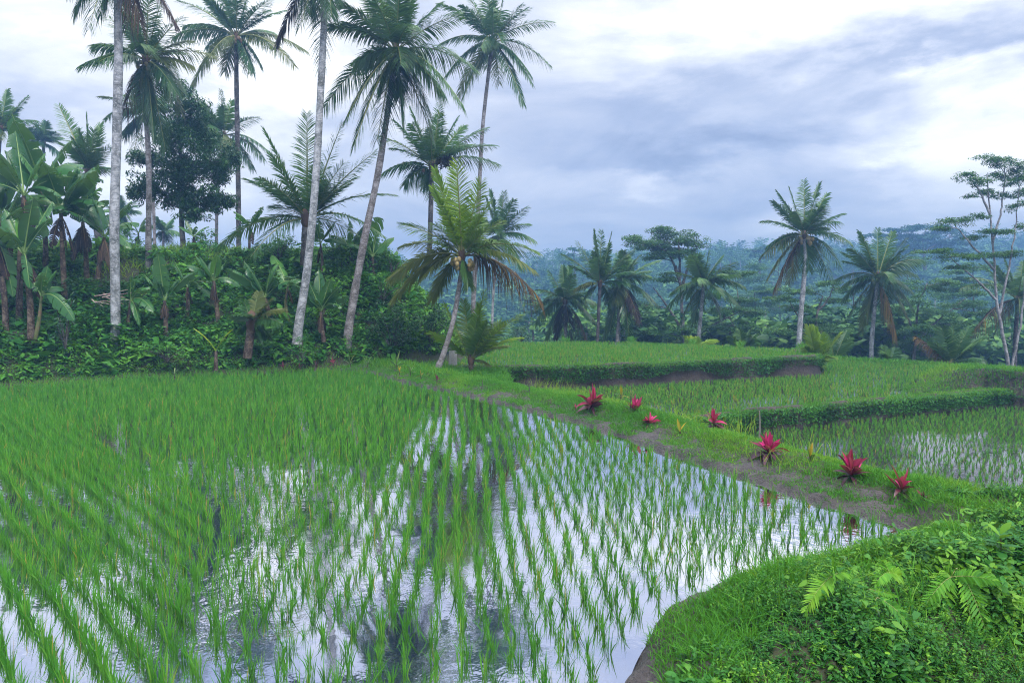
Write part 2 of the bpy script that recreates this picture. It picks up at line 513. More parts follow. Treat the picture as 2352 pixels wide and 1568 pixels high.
V = np.concatenate([XY, ZB[..., None]], -1).reshape(-1, 3)
m_ = len(BU)
i, j = np.meshgrid(np.arange(n - 1), np.arange(m_ - 1), indexing='ij')
q = np.stack([i * m_ + j, i * m_ + j + 1, (i + 1) * m_ + j + 1, (i + 1) * m_ + j], -1).reshape(-1, 4)
mi = np.where(BU[:-1][None] + np.zeros((n - 1, 1)) > 0.6, 1, 0).ravel()
link('path', mesh('path', V, q, [M['mud'], M['soil']], mi, smooth=True))['kind'] = 'structure'

# water sheets
sheet('water', PADDY, 0.0, M['water'])
sheet('water', T1, 0.0, M['water'])
sheet('water', F2, Z2, M['water'])
sheet('water', F3, Z3, M['water'])

def terrace_edge(P, zt, zb, name, h_in=0.5):
    N = -offset_dirs(P)      # outward
    Fo = A([-0.6, -0.42, -0.12, 0.02, 0.07, 0.10, 0.2])
    hh = zt - zb
    Fz = A([zt - 0.05, zt + 0.1, zt + 0.15, zt + 0.05, zt - 0.3 * hh, zt - 0.7 * hh, zb - 0.08])
    S, m = len(P), len(Fo)
    XY = P[:, None] + N[:, None] * (Fo[None, :, None])
    nz = fbm(XY[..., 0], XY[..., 1], 1.1, 33)
    XY = XY + N[:, None] * ((0.15 * nz + 0.07 * fbm(XY[..., 0], XY[..., 1], 3.0, 35))[..., None])
    Z = Fz[None] + 0.05 * nz
    V = np.concatenate([XY, Z[..., None]], -1).reshape(-1, 3)
    i, j = np.meshgrid(np.arange(S - 1), np.arange(m - 1), indexing='ij')
    q = np.stack([i * m + j, i * m + j + 1, (i + 1) * m + j + 1, (i + 1) * m + j], -1).reshape(-1, 4)
    link(name, mesh(name, V, q, M['wall'], smooth=True))['kind'] = 'structure'
    return N
N1 = terrace_edge(T1F, 0.0, Z2, 'terrace_bank')
N2 = terrace_edge(F2F, Z2, Z3, 'terrace_bank')

# raised grassy ridge at the far right of the second terrace
RIDGE = smooth_line(A([gp(px, py, -0.5)[:2] for px, py in [(2105, 880), (2160, 872), (2230, 866), (2290, 868), (2350, 880), (2430, 884)]]), 0.3, 4)
def ridge_z(x, y):
    d = dist_line(x, y, RIDGE)
    return np.where(d > 1.35, -3.2, Z2 - 0.15) + 0.95 * (1 - sstep(d, 0.5, 1.15)) * sstep(x, RIDGE[0][0] - 0.8, RIDGE[0][0] + 2.2) + 0.05 * fbm(x, y, 1.3, 3)
link('terrace_bank', grid_mesh(np.arange(RIDGE[:, 0].min() - 1.5, RIDGE[:, 0].max() + 2, 0.2), np.arange(RIDGE[:, 1].min() - 2, RIDGE[:, 1].max() + 2, 0.2), ridge_z, M['wall'], 'ridge'))['kind'] = 'structure'

# ------------------------------------------------------------------ rice
RP = A([0.7, 1.0, 0.75, 0.12])
RP3 = A([0.9, 1.0, 0.15])
def rice_blades(cx, cy, cz, nb, h, rng, prof, wid):
    """clumps at cx,cy,cz (N,) -> ribbon mesh; one tint per clump + blade"""
    N = len(cx)
    K = N * nb
    hh = np.repeat(h, nb) * rng.uniform(0.55, 1.1, K)
    a = rng.uniform(0, 2 * np.pi, K)
    lean = np.abs(rng.normal(0, 0.15, K))
    d = unit(np.stack([np.cos(a) * lean, np.sin(a) * lean, np.ones(K)], 1))
    a2 = a + rng.normal(0, 0.7, K)
    bend = np.stack([np.cos(a2), np.sin(a2), -0.35 * np.ones(K)], 1) * (rng.random(K) ** 2.2 * 0.4)[:, None]
    r = rng.uniform(0, 0.028, K)
    base = np.stack([np.repeat(cx, nb) + np.cos(a) * r, np.repeat(cy, nb) + np.sin(a) * r, np.repeat(cz, nb)], 1)
    V, Fq = ribbons(base, d, hh, wid * rng.uniform(0.7, 1.2, K), bend, prof, rng=rng)
    t = np.repeat(rng.normal(0.34, 0.11, N), nb) + rng.normal(0, 0.15, K)
    t = np.where(rng.random(K) < 0.02, 1.6, t)
    return V, Fq, rep(t, len(prof))

def in_view(x, y, z, mx=80, my=120):
    d = np.stack([x, y, z - H], -1)
    f = d[..., 1] * CT - d[..., 2] * ST
    u = CX + F * d[..., 0] / np.maximum(f, 0.1)
    v = CY - F * (d[..., 1] * ST + d[..., 2] * CT) / np.maximum(f, 0.1)
    return (f > 0.5) & (u > -mx) & (u < 2352 + mx) & (v > -my) & (v < 1568 + my)

def rows(poly, ang, sp_row, sp_in, jit, rng, bbox):
    x0, x1, y0, y1 = bbox
    L = max(x1 - x0, y1 - y0) * 1.5
    a, b = np.meshgrid(np.arange(-L, L, sp_row), np.arange(-L, L, sp_in), indexing='ij')
    b = b + rng.uniform(-0.5, 0.5, (a.shape[0], 1)) * sp_in
    b = b + rng.normal(0, jit, b.shape)
    a = a + rng.normal(0, jit * 0.55, a.shape) + 0.05 * np.sin(b * 0.7 + a * 2)
    ca, sa = math.cos(ang), math.sin(ang)
    x = (x0 + x1) / 2 + a.ravel() * sa + b.ravel() * ca
    y = (y0 + y1) / 2 - a.ravel() * ca + b.ravel() * sa
    return x, y

rr = np.random.default_rng(3)
xl, yl = rows(None, math.radians(-45), 0.27, 0.105, 0.025, rr, (-30, 6, 2, 30))
xr, yr = rows(None, math.radians(-86), 0.235, 0.18, 0.055, rr, (-30, 6, 2, 30))
side = lambda x, y: np.where(y > 11.6, x + y - 6.0, x + 5.6 - 0.53 * (11.6 - y)) - 0.25 * np.sin(y * 0.8)       # <0: oblique block on the left
kl = (side(xl, yl) < 0)
kr = (side(xr, yr) > np.where(yr > 9.5, 0.17, 0.1))
px_, py_ = np.r_[xl[kl], xr[kr]], np.r_[yl[kl], yr[kr]]
keep = inside(px_, py_, PADDY)
keep[keep] &= in_view(px_[keep], py_[keep], np.zeros(keep.sum()), 420, 260)
px_, py_ = px_[keep], py_[keep]
keep = (dist_line(px_, py_, EDGE) > 0.22) & (dist_line(px_, py_, FG) > 0.24) & (dist_line(px_, py_, BANKL) > 0.75)
keep &= rr.random(len(px_)) > 0.035
px_, py_ = px_[keep], py_[keep]
hscale = 0.25 + 0.035 * fbm(px_, py_, 0.5, 40) + rr.normal(0, 0.035, len(px_))
hscale = hscale * (1 + 0.12 * (side(px_, py_) < 0))
vis = in_view(px_, py_, np.zeros(len(px_)), 15, 15)
order = np.argsort(np.where(vis, py_, 1e3))
near, rest = order[:300], order[300:]
variants = []
for k in range(10):
    v, f_, t = rice_blades(A([0.0]), A([0.0]), A([-0.02]), int(rr.integers(9, 18)), A([0.26]), rr, RP, 0.0093)
    variants.append(mesh('rice_plant', v, f_, M['rice'], tint=t))
for q_, k in enumerate(near):
    o = link('rice_plant', variants[int(rr.integers(0, 10))], None, (px_[k], py_[k], 0))
    o.rotation_euler = (0, 0, rr.uniform(0, 6.28))
    s = hscale[k] / 0.26
    o.scale = (1 + (s - 1) * 0.5, 1 + (s - 1) * 0.5, s)
    tag(o, 'young green rice clump in the nearest rows of the flooded field', 'rice plant', 'rice clumps nearest the camera')
mb = MB()
mid = rest[py_[rest] < 13]
far_ = rest[py_[rest] >= 13]
for idx, nb, wd, pr in ((mid, 13, 0.0093, RP), (far_, 10, 0.0115, RP3)):
    v, f_, t = rice_blades(px_[idx], py_[idx], np.full(len(idx), -0.02), nb, hscale[idx], rr, pr, wd)
    mb.add(v, f_, 0, t)
tag(link('rice', mb.mesh('rice', M['rice'])), 'rows of young green rice across the main flooded field', 'rice', None, 'stuff')

def far_field(poly, z, ang, bbox, edges, label, sp=(0.27, 0.2), nb=10, wd=0.013):
    x, y = rows(None, ang, sp[0], sp[1], 0.03, rr, bbox)
    k = inside(x, y, poly)
    x, y = x[k], y[k]
    k = in_view(x, y, np.full(len(x), z), 300, 60)
    for e, dmin in edges:
        k &= dist_line(x, y, e) > dmin
    x, y = x[k], y[k]
    thin = fbm(x, y, 0.3, 60)
    k = rr.random(len(x)) > 0.04 + 0.25 * (thin > 0.75)
    x, y = x[k], y[k]
    v, f_, t = rice_blades(x, y, np.full(len(x), z - 0.02), nb, 0.185 + 0.03 * fbm(x, y, 0.4, 41) + rr.normal(0, .02, len(x)), rr, RP3, wd)
    tag(link('rice', mesh('rice', v, f_, M['rice'], tint=t + 0.17)), label, 'rice', None, 'stuff')  # tint raised on far rice, grazing sheen put into the blade colour

bpoly = bund_pt(np.arange(len(EDGE)), np.full(len(EDGE), 2.3))
ridge_keep = (RIDGE, 1.0)
far_field(F3, Z3, math.radians(-75), (-4, 30, 8, 34), [(EDGE, 2.9), (F2F, 0.35)], 'dense young rice in the low field beyond the flower bund')
F3_only = None
far_field(F2, Z2, math.radians(-80), (-4, 40, 18, 46), [(EDGE, 2.6), (F2F, 0.55), (T1F, 0.35), ridge_keep], 'young rice on the middle terrace under the earth wall', nb=10, wd=0.016)
far_field(T1, 0.0, math.radians(-70), (-6, 24, 25, 50), [(T1F, 0.5)], 'young rice on the highest terrace before the valley palms', nb=10, wd=0.019)

# ------------------------------------------------------------------ grass and undergrowth (stuff)
GP = A([0.8, 1.0, 0.1])
GP4 = A([0.8, 1.0, 0.7, 0.1])
def grass(x, y, z, h, w, rng, tint_mu, prof=GP, lean=0.4):
    K = len(x)
    a = rng.uniform(0, 2 * np.pi, K)
    ln = np.abs(rng.normal(0, lean, K))
    d = unit(np.stack([np.cos(a) * ln, np.sin(a) * ln, np.ones(K)], 1))
    bend = np.stack([np.cos(a), np.sin(a), -0.6 * np.ones(K)], 1) * (rng.random(K) * 0.6)[:, None]
    V, Fq = ribbons(np.stack([x, y, z - 0.02], 1), d, h, w, bend, prof, rng=rng)
    t = tint_mu + rng.normal(0, 0.13, K)
    return V, Fq, rep(t, len(prof))

def leaves(x, y, z, size, rng, tint, up=0.3, ratio=0.55, prof=A([0.25, 1.0, 0.75, 0.08]), droop=0.35):
    K = len(x)
    a = rng.uniform(0, 2 * np.pi, K)
    d = unit(np.stack([np.cos(a), np.sin(a), rng.normal(up, 0.45, K)], 1))
    bend = np.tile(A([0, 0, -1.0]), (K, 1)) * (droop * rng.random(K))[:, None]
    side = np.cross(d, A([0, 0, 1.0])) + rng.normal(0, 0.35, (K, 3))
    V, Fq = ribbons(np.stack([x, y, z], 1), d, size, np.asarray(size) * ratio, bend, prof, side, rng)
    return V, Fq, rep(tint, len(prof))

gr = np.random.default_rng(8)
mb = MB()
# bund grass, density and height by patches
K = 120000
ei = gr.integers(0, len(EDGE), K)
u = gr.uniform(0.1, 2.5, K)
P = bund_pt(ei, u) + gr.normal(0, 0.06, (K, 2))
dn = fbm(P[:, 0], P[:, 1], 1.4, 50)
k = (u > 0.15 - 0.03 * sstep(P[:, 1], 13, 20) + 0.17 * dn) | ((u > 0.12) & (dn > 0.75))
k |= (u > 0.08) & (gr.random(K) < 0.22)
k &= (P[:, 1] > 8.4)
P, u, dn = P[k], u[k], dn[k]
tall = 0.5 + 0.5 * noise2(P[:, 0], P[:, 1], 0.9, 51)
h = (0.06 + 0.16 * tall) * gr.uniform(0.6, 1.3, len(u)) * (0.6 + 0.4 * sstep(u, 0.6, 1.2))
t = 0.42 + 0.22 * noise2(P[:, 0], P[:, 1], 0.8, 52) + 0.2 * sstep(u, 1.0, 2.0)
mb.add(*[x for x in (lambda v, f_, t_: (v, f_, 0, t_))(*grass(P[:, 0], P[:, 1], bund_h(u), h, 0.011 * gr.uniform(.7, 1.4, len(u)), gr, t))])
# pale tall seed grass standing on the bund at the far end
for (px0, py0, cnt) in ((1270, 892, 60), (1330, 905, 50), (1235, 880, 40), (1560, 960, 70), (1480, 945, 40), (1700, 985, 60), (1805, 1055, 60), (1830, 1030, 50)):
    c = gp(px0, py0, 0.25)
    x, y = c[0] + gr.normal(0, 0.35, cnt), c[1] + gr.normal(0, 0.35, cnt)
    v, f_, t = grass(x, y, np.full(cnt, 0.12), gr.uniform(0.3, 0.55, cnt), 0.012, gr, 0.85, GP4, 0.2)
    mb.add(v, f_, 0, t)
# foot of the left bank
K = 110000
x, y = gr.uniform(-27, -4, K), gr.uniform(18, 33, K)
s = bank_s(x, y)
k = (s > -0.35) & (s < 0.95)
x, y, s = x[k], y[k], s[k]
v, f_, t = grass(x, y, np.maximum(bank_z(x, y), 0), gr.uniform(0.08, 0.24, len(x)), 0.018, gr, 0.45 + 0.15 * noise2(x, y, 0.6, 5))
mb.add(v, f_, 0, t)
# grass between bank, leaning palm and terrace
K = 17000
x, y = gr.uniform(-6.5, 0.5, K), gr.uniform(24.5, 36, K)
d = dist_line(x, y, EDGE)
k = (bank_s(x, y) < 0.3) & ~inside(x, y, PADDY) & ~inside(x, y, T1) & (d > 0.5) & (x < -0.5 - (y - 30) * 0.1)
x, y = x[k], y[k]
zz = np.where(d[k] < 2.2, bund_h(d[k]), 0.02)
v, f_, t = grass(x, y, zz, gr.uniform(0.12, 0.38, len(x)), 0.02, gr, 0.42 + 0.2 * noise2(x, y, 0.7, 6))
mb.add(v, f_, 0, t)
# top of the bank
K = 36000
x, y = gr.uniform(-30, -4, K), gr.uniform(28, 50, K)
s = bank_s(x, y) * (1 + 1.1 * sstep(x, -11, -5))
k = (s > 6.6) & (s < 13.5)
x, y = x[k], y[k]
v, f_, t = grass(x, y, bank_z(x, y), gr.uniform(0.25, 0.6, len(x)), 0.03, gr, 0.68 + 0.2 * noise2(x, y, 0.4, 6))
mb.add(v, f_, 0, t)
# terrace rims
def rim_grass(P, N, z, cnt, hh, w, o0=-0.5, o1=0.12):
    i = gr.integers(0, len(P), cnt)
    o = gr.uniform(o0, o1, cnt)
    Q = P[i] + N[i] * o[:, None] + gr.normal(0, 0.1, (cnt, 2))
    return grass(Q[:, 0], Q[:, 1], np.full(cnt, z) + 0.1 - 0.5 * np.maximum(o, 0), gr.uniform(0.4, 1, cnt) * hh, w, gr, 0.45 + 0.15 * noise2(Q[:, 0], Q[:, 1], 0.7, 7))
for args in ((T1F, N1, 0.0, 9000, 0.15, 0.02, -0.4, 0.25), (F2F, N2, Z2, 9000, 0.17, 0.018, -0.4, 0.25), (T1B, offset_dirs(T1B), 0.0, 1500, 0.5, 0.03, -0.6, 0.6)):
    v, f_, t = rim_grass(*args)
    mb.add(v, f_, 0, t)
Q = resample(F2B, 0.2)
v, f_, t = rim_grass(Q, offset_dirs(Q), Z2, 4000, 0.35, 0.03, -0.6, 0.6)
mb.add(v, f_, 0, t)
K = 14000
x, y = gr.uniform(RIDGE[:, 0].min() - 1, RIDGE[:, 0].max() + 1, K), gr.uniform(RIDGE[:, 1].min() - 1.3, RIDGE[:, 1].max() + 1.3, K)
d = dist_line(x, y, RIDGE)
k = d < 0.95
x, y = x[k], y[k]
v, f_, t = grass(x, y, ridge_z(x, y), gr.uniform(0.1, 0.3, len(x)), 0.022, gr, 0.5 + 0.15 * noise2(x, y, 0.9, 7))
mb.add(v, f_, 0, t)
# foreground mound
K = 310000
x, y = gr.uniform(0.5, 11.5, K), gr.uniform(3.6, 11, K)
s = fg_s(x, y)
dn = fbm(x, y, 1.3, 70)
k = (s > 0.0) & (dn > 0.5 - 2.2 * sstep(s, 0.02 + 0.08 * sstep(y, 7.4, 6.2), 0.45 + 0.2 * sstep(y, 7.4, 6.2))) & in_view(x, y, np.zeros(K), 520, 200)
k &= gr.random(K) < np.where(s < 0.95, 0.75, 0.1)
x, y, s = x[k], y[k], s[k]
v, f_, t = grass(x, y, fg_z(x, y), gr.uniform(0.05, 0.2, len(x)) * (0.55 + 0.45 * np.clip(1 + fbm(x, y, 2.0, 71), 0.2, 2)) * (0.6 + 0.5 * sstep(s, 0.1, 0.6)), 0.0085, gr, 0.42 + 0.2 * noise2(x, y, 1.3, 8), GP4, 0.55)
mb.add(v, f_, 0, t)
K = 3200
x, y = gr.uniform(1.2, 6.5, K), gr.uniform(4.8, 9.5, K)
s = fg_s(x, y)
k = (s > 0.3) & (s < 1.9) & (fbm(x, y, 1.6, 77) > 0.1)
x, y = x[k], y[k]
v, f_, t = grass(x, y, fg_z(x, y), gr.uniform(0.25, 0.45, len(x)), 0.011, gr, 0.4, A([.7, 1, .9, .6, .1]), 0.6)
mb.add(v, f_, 0, t)
tag(link('grass', mb.mesh('grass', M['grass'])), 'short green grass along the bund, terrace rims and banks', 'grass', None, 'stuff')

# creepers on the terrace walls
mb = MB()
for P_, N_, zt, zb, cnt in ((T1F, N1, 0.0, Z2, 24000), (F2F, N2, Z2, Z3, 18000)):
    i = gr.integers(0, len(P_), cnt)
    f0 = gr.random(cnt) ** 1.1
    Q = P_[i] + gr.normal(0, 0.1, (cnt, 2))
    cover = 0.78 + 0.3 * fbm(Q[:, 0], Q[:, 1], 0.35, 80) if zt == 0 else 1.0 + 0 * f0
    k = f0 < cover
    i, f0, Q = i[k], f0[k], Q[k]
    z = zt + 0.14 - f0 * (zt - zb)
    Q = Q + N_[i] * (0.1 + 0.1 * f0 + 0.08 * gr.random(len(i)))[:, None]
    v, f_, t = leaves(Q[:, 0], Q[:, 1], z, gr.uniform(0.04, 0.11, len(i)), gr, 0.34 + 0.3 * noise2(Q[:, 0], Q[:, 1], 1.3, 81) + gr.normal(0, 0.1, len(i)), -0.2)
    mb.add(v, f_, 0, t)
x, y = gr.uniform(RIDGE[:, 0].min() - 1, RIDGE[:, 0].max() + 1, 16000), gr.uniform(RIDGE[:, 1].min() - 1.4, RIDGE[:, 1].max() + 1.4, 16000)
d = dist_line(x, y, RIDGE)
k = (d > 0.55) & (d < 1.3)
x, y = x[k], y[k]
v, f_, t = leaves(x, y, ridge_z(x, y) + gr.uniform(0, 0.1, len(x)), gr.uniform(0.05, 0.12, len(x)), gr, 0.35 + 0.3 * noise2(x, y, 1.3, 81) + gr.normal(0, 0.1, len(x)), 0.0)
mb.add(v, f_, 0, t)
tag(link('creepers', mb.mesh('creepers', M['under'])), 'low dark green creepers hanging over the terrace walls', 'creepers', None, 'stuff')

# undergrowth over the left bank: leafy clumps of different plants
mb = MB()
K = 40000
x, y = gr.uniform(-30, -1.6, K), gr.uniform(16, 46, K)
s = bank_s(x, y)
ks = s * (1 + 1.1 * sstep(x, -11, -5))
k = (s > 0.35) & (ks < 8.8)
x, y, s, ks = x[k], y[k], s[k], ks[k]
k = in_view(x, y, bank_z(x, y), 250, 100)
x, y, s, ks = x[k], y[k], s[k], ks[k]
bare = (noise2(x, y, 0.55, 91) > 0.55) & (ks > 2)
k = ~bare | (gr.random(len(x)) < 0.3)
x, y, s, ks = x[k], y[k], s[k], ks[k]
NC = len(x)
bush = np.clip(0.5 + 0.75 * fbm(x, y, 0.9, 90), 0, 1.4)
rad = gr.uniform(0.14, 0.34, NC) * (0.75 + 0.6 * bush)
zc = bank_z(x, y) + rad * 0.5 + 0.6 * bush * sstep(s, 0.4, 1.2) * gr.random(NC)
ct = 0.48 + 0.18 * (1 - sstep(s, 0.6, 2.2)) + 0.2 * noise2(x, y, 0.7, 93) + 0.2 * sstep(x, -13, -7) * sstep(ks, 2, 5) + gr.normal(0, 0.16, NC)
cl = gr.random(NC)
csz = np.where(cl < 0.06, gr.uniform(0.3, 0.48, NC), np.where(cl < 0.3, gr.uniform(0.16, 0.28, NC), gr.uniform(0.07, 0.14, NC)))
PER = 15
d = unit(gr.normal(size=(NC * PER, 3)) + A([0, -0.25, 0.45]))
rr_ = np.repeat(rad, PER) * gr.random(NC * PER) ** 0.35
X = np.repeat(x, PER) + d[:, 0] * rr_
Yy = np.repeat(y, PER) + d[:, 1] * rr_
Zz = np.repeat(zc, PER) + d[:, 2] * rr_ * 0.9
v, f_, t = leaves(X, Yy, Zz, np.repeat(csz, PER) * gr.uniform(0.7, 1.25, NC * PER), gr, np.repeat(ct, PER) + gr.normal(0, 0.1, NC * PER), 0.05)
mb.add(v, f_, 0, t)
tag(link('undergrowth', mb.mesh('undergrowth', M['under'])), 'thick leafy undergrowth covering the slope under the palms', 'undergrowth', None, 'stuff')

# herbs and vines over the foreground mound: stalks carrying pairs of leaves
mb = MB()
K = 56000
x, y = gr.uniform(1.2, 11, K), gr.uniform(3.4, 11, K)
s = fg_s(x, y)
e = ((x - 2.1) * 2.5 - (y - 5.2) * 4.1) / 4.8
pt = fbm(x, y, 0.8, 101)
dens = sstep(s, 0.35, 1.1) * np.where(e > -1.0, 0.95, 0.6) * np.where(fbm(x, y, 1.5, 103) < -0.5, 0.2, 1.0)
k = (gr.random(K) < dens) & in_view(x, y, np.full(K, -0.3), 520, 260)
x, y, s, e, pt = x[k], y[k], s[k], e[k], pt[k]
NP = len(x)
mound = np.clip(0.5 + 0.8 * fbm(x, y, 1.3, 100), 0.05, 1.4)
hh = (0.07 + 0.27 * mound) * gr.uniform(0.5, 1.15, NP)
z0 = fg_z(x, y)
la = gr.uniform(0, 6.28, NP)
lx, ly = np.cos(la) * gr.uniform(0, 0.55, NP), np.sin(la) * gr.uniform(0, 0.55, NP)
big = (pt > 0.12) & (e > -0.3)
fine = pt < -0.3
lsz = np.where(big, gr.uniform(0.07, 0.13, NP), np.where(fine, gr.uniform(0.022, 0.04, NP), gr.uniform(0.035, 0.065, NP)))
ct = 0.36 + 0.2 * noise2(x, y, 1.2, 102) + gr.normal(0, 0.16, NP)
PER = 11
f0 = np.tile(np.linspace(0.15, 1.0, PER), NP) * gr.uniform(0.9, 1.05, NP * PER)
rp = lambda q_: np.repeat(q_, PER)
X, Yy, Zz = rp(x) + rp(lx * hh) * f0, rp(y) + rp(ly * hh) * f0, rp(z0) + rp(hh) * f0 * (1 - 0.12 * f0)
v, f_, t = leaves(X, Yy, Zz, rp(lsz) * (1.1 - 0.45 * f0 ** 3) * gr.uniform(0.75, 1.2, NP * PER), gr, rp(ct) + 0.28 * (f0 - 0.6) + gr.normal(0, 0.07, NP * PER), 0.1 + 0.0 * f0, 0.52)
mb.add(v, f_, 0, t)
K2 = np.arange(0, NP, 2)
v, f_ = ribbons(np.stack([x, y, z0], 1)[K2], np.stack([lx, ly, np.ones(NP)], 1)[K2], hh[K2], np.full(len(K2), 0.006), np.zeros((len(K2), 3)), A([1.0, 0.8, 0.4]), rng=gr)
mb.add(v, f_, 0, rep(np.full(len(K2), 0.5), 3))
# trailing vine stems with heart leaves
for _ in range(20):
    p = A([gr.uniform(2.4, 6.5), gr.uniform(4.6, 8.6)])
    if fg_s(p[0], p[1]) < 0.5:
        continue
    a = gr.uniform(0, 6.28)
    st = p + np.cumsum(np.stack([np.cos(a + np.cumsum(gr.normal(0, 0.25, 16))), np.sin(a + np.cumsum(gr.normal(0, 0.25, 16)))], 1) * 0.075, 0)
    zz = fg_z(st[:, 0], st[:, 1]) + 0.22 + 0.12 * np.sin(np.linspace(0, 3, 16)) * gr.uniform(0.2, 1)
    if (fg_s(st[:, 0], st[:, 1]) < 0.25).any():
        continue
    C = np.concatenate([st, zz[:, None]], 1)
    v, q = tube(C, np.full(16, 0.0035), 4)
    mb.add(v, q, 0, 0.75)
    v, f_, t = leaves(C[1:, 0], C[1:, 1], C[1:, 2], gr.uniform(0.045, 0.08, 15), gr, gr.normal(0.5, 0.13, 15), -0.25, 0.8, A([0.8, 1, 0.65, 0.05]))
    mb.add(v, f_, 0, t)
# bigger heart leaves of a vine
K = 250
x, y = gr.uniform(2.5, 7.5, K), gr.uniform(4.4, 9, K)
k = fg_s(x, y) > 0.7
x, y = x[k], y[k]
v, f_, t = leaves(x, y, fg_z(x, y) + gr.uniform(0.15, 0.42, len(x)), gr.uniform(0.05, 0.09, len(x)), gr, gr.normal(0.5, 0.2, len(x)), -0.4, 0.75, A([0.75, 1, 0.7, 0.06]))
mb.add(v, f_, 0, t)
tag(link('herbs', mb.mesh('herbs', M['herb'])), 'tangle of leafy green herbs and vines on the near mound', 'herbs', None, 'stuff')

# ------------------------------------------------------------------ fronds and palms
LP = A([0.7, 1.0, 0.1])
def frond_mesh(tip, arch, rng, n=46, ll=0.55, lw=0.045, hang=0.35, tint=0.5, mats=None, r0=0.03, bare=0.16, ragged=0.06, twist=0.0, name='frond', refv=None):
    """pinnate frond from the origin to tip (vec)"""
    tip = np.asarray(tip, float)
    L = np.linalg.norm(tip)
    p1 = tip * 0.45 + A([0, 0, arch * L])
    tt = np.linspace(0, 1, 12)
    C = bez(np.zeros(3), p1, tip, tt)
    mbf = MB()
    v, q = tube(C, np.linspace(r0, r0 * 0.15, 12), 4)
    mbf.add(v, q, 1, 0.5)
    t = np.linspace(bare, 1.0, n)
    P = bez(np.zeros(3), p1, tip, t)
    T = unit(np.gradient(P, axis=0))
    ref = A(refv if refv is not None else [0, 0, 1.0]) + 0.02 * rng.normal(size=3)
    S = np.cross(T, ref)
    bad = np.linalg.norm(S, axis=1) < 0.25
    if bad.any():
        S[bad] = np.cross(T[bad], A([rng.normal(), rng.normal(), 0.1]))
    S = unit(S)
    U = np.cross(S, T)
    ca, sa = math.cos(twist), math.sin(twist)
    S, U = S * ca + U * sa, U * ca - S * sa
    lp = ll * np.interp(t, [bare, 0.3, 0.55, 0.85, 1], [0.55, 0.95, 1.0, 0.72, 0.42])
    fw = np.interp(t, [0, 0.6, 1], [0.45, 0.7, 1.5])
    for sg in (-1, 1):
        kk = rng.random(n) > ragged
        m = kk.sum()
        d = unit(S[kk] * sg + T[kk] * fw[kk][:, None] + U[kk] * 0.08 + rng.normal(0, 0.09, (m, 3)))
        h = hang * rng.uniform(0.6, 1.4, m)
        bend = np.tile(A([0, 0, -1.0]), (m, 1)) * h[:, None]
        sd = T[kk] + 0.5 * U[kk] * sg + rng.normal(0, 0.2, (m, 3))
        v, q = ribbons(P[kk], d, lp[kk] * rng.uniform(0.85, 1.12, m), lw * rng.uniform(0.8, 1.15, m), bend, LP, sd, rng)
        mbf.add(v, q, 0, rep(tint + rng.normal(0, 0.1, m) + 0.1 * (t[kk] - 0.5), 3))
    return mbf.mesh(name, mats or [M['palm'], M['rachis']])

NUTS = {}
def nut_mesh(key, r):
    if (key, r) not in NUTS:
        v, q = blob(np.zeros(3), A([r, r, r * 1.25]), 8, 7)
        NUTS[(key, r)] = mesh('coconut', v, q, M[key], smooth=True)
    return NUTS[(key, r)]

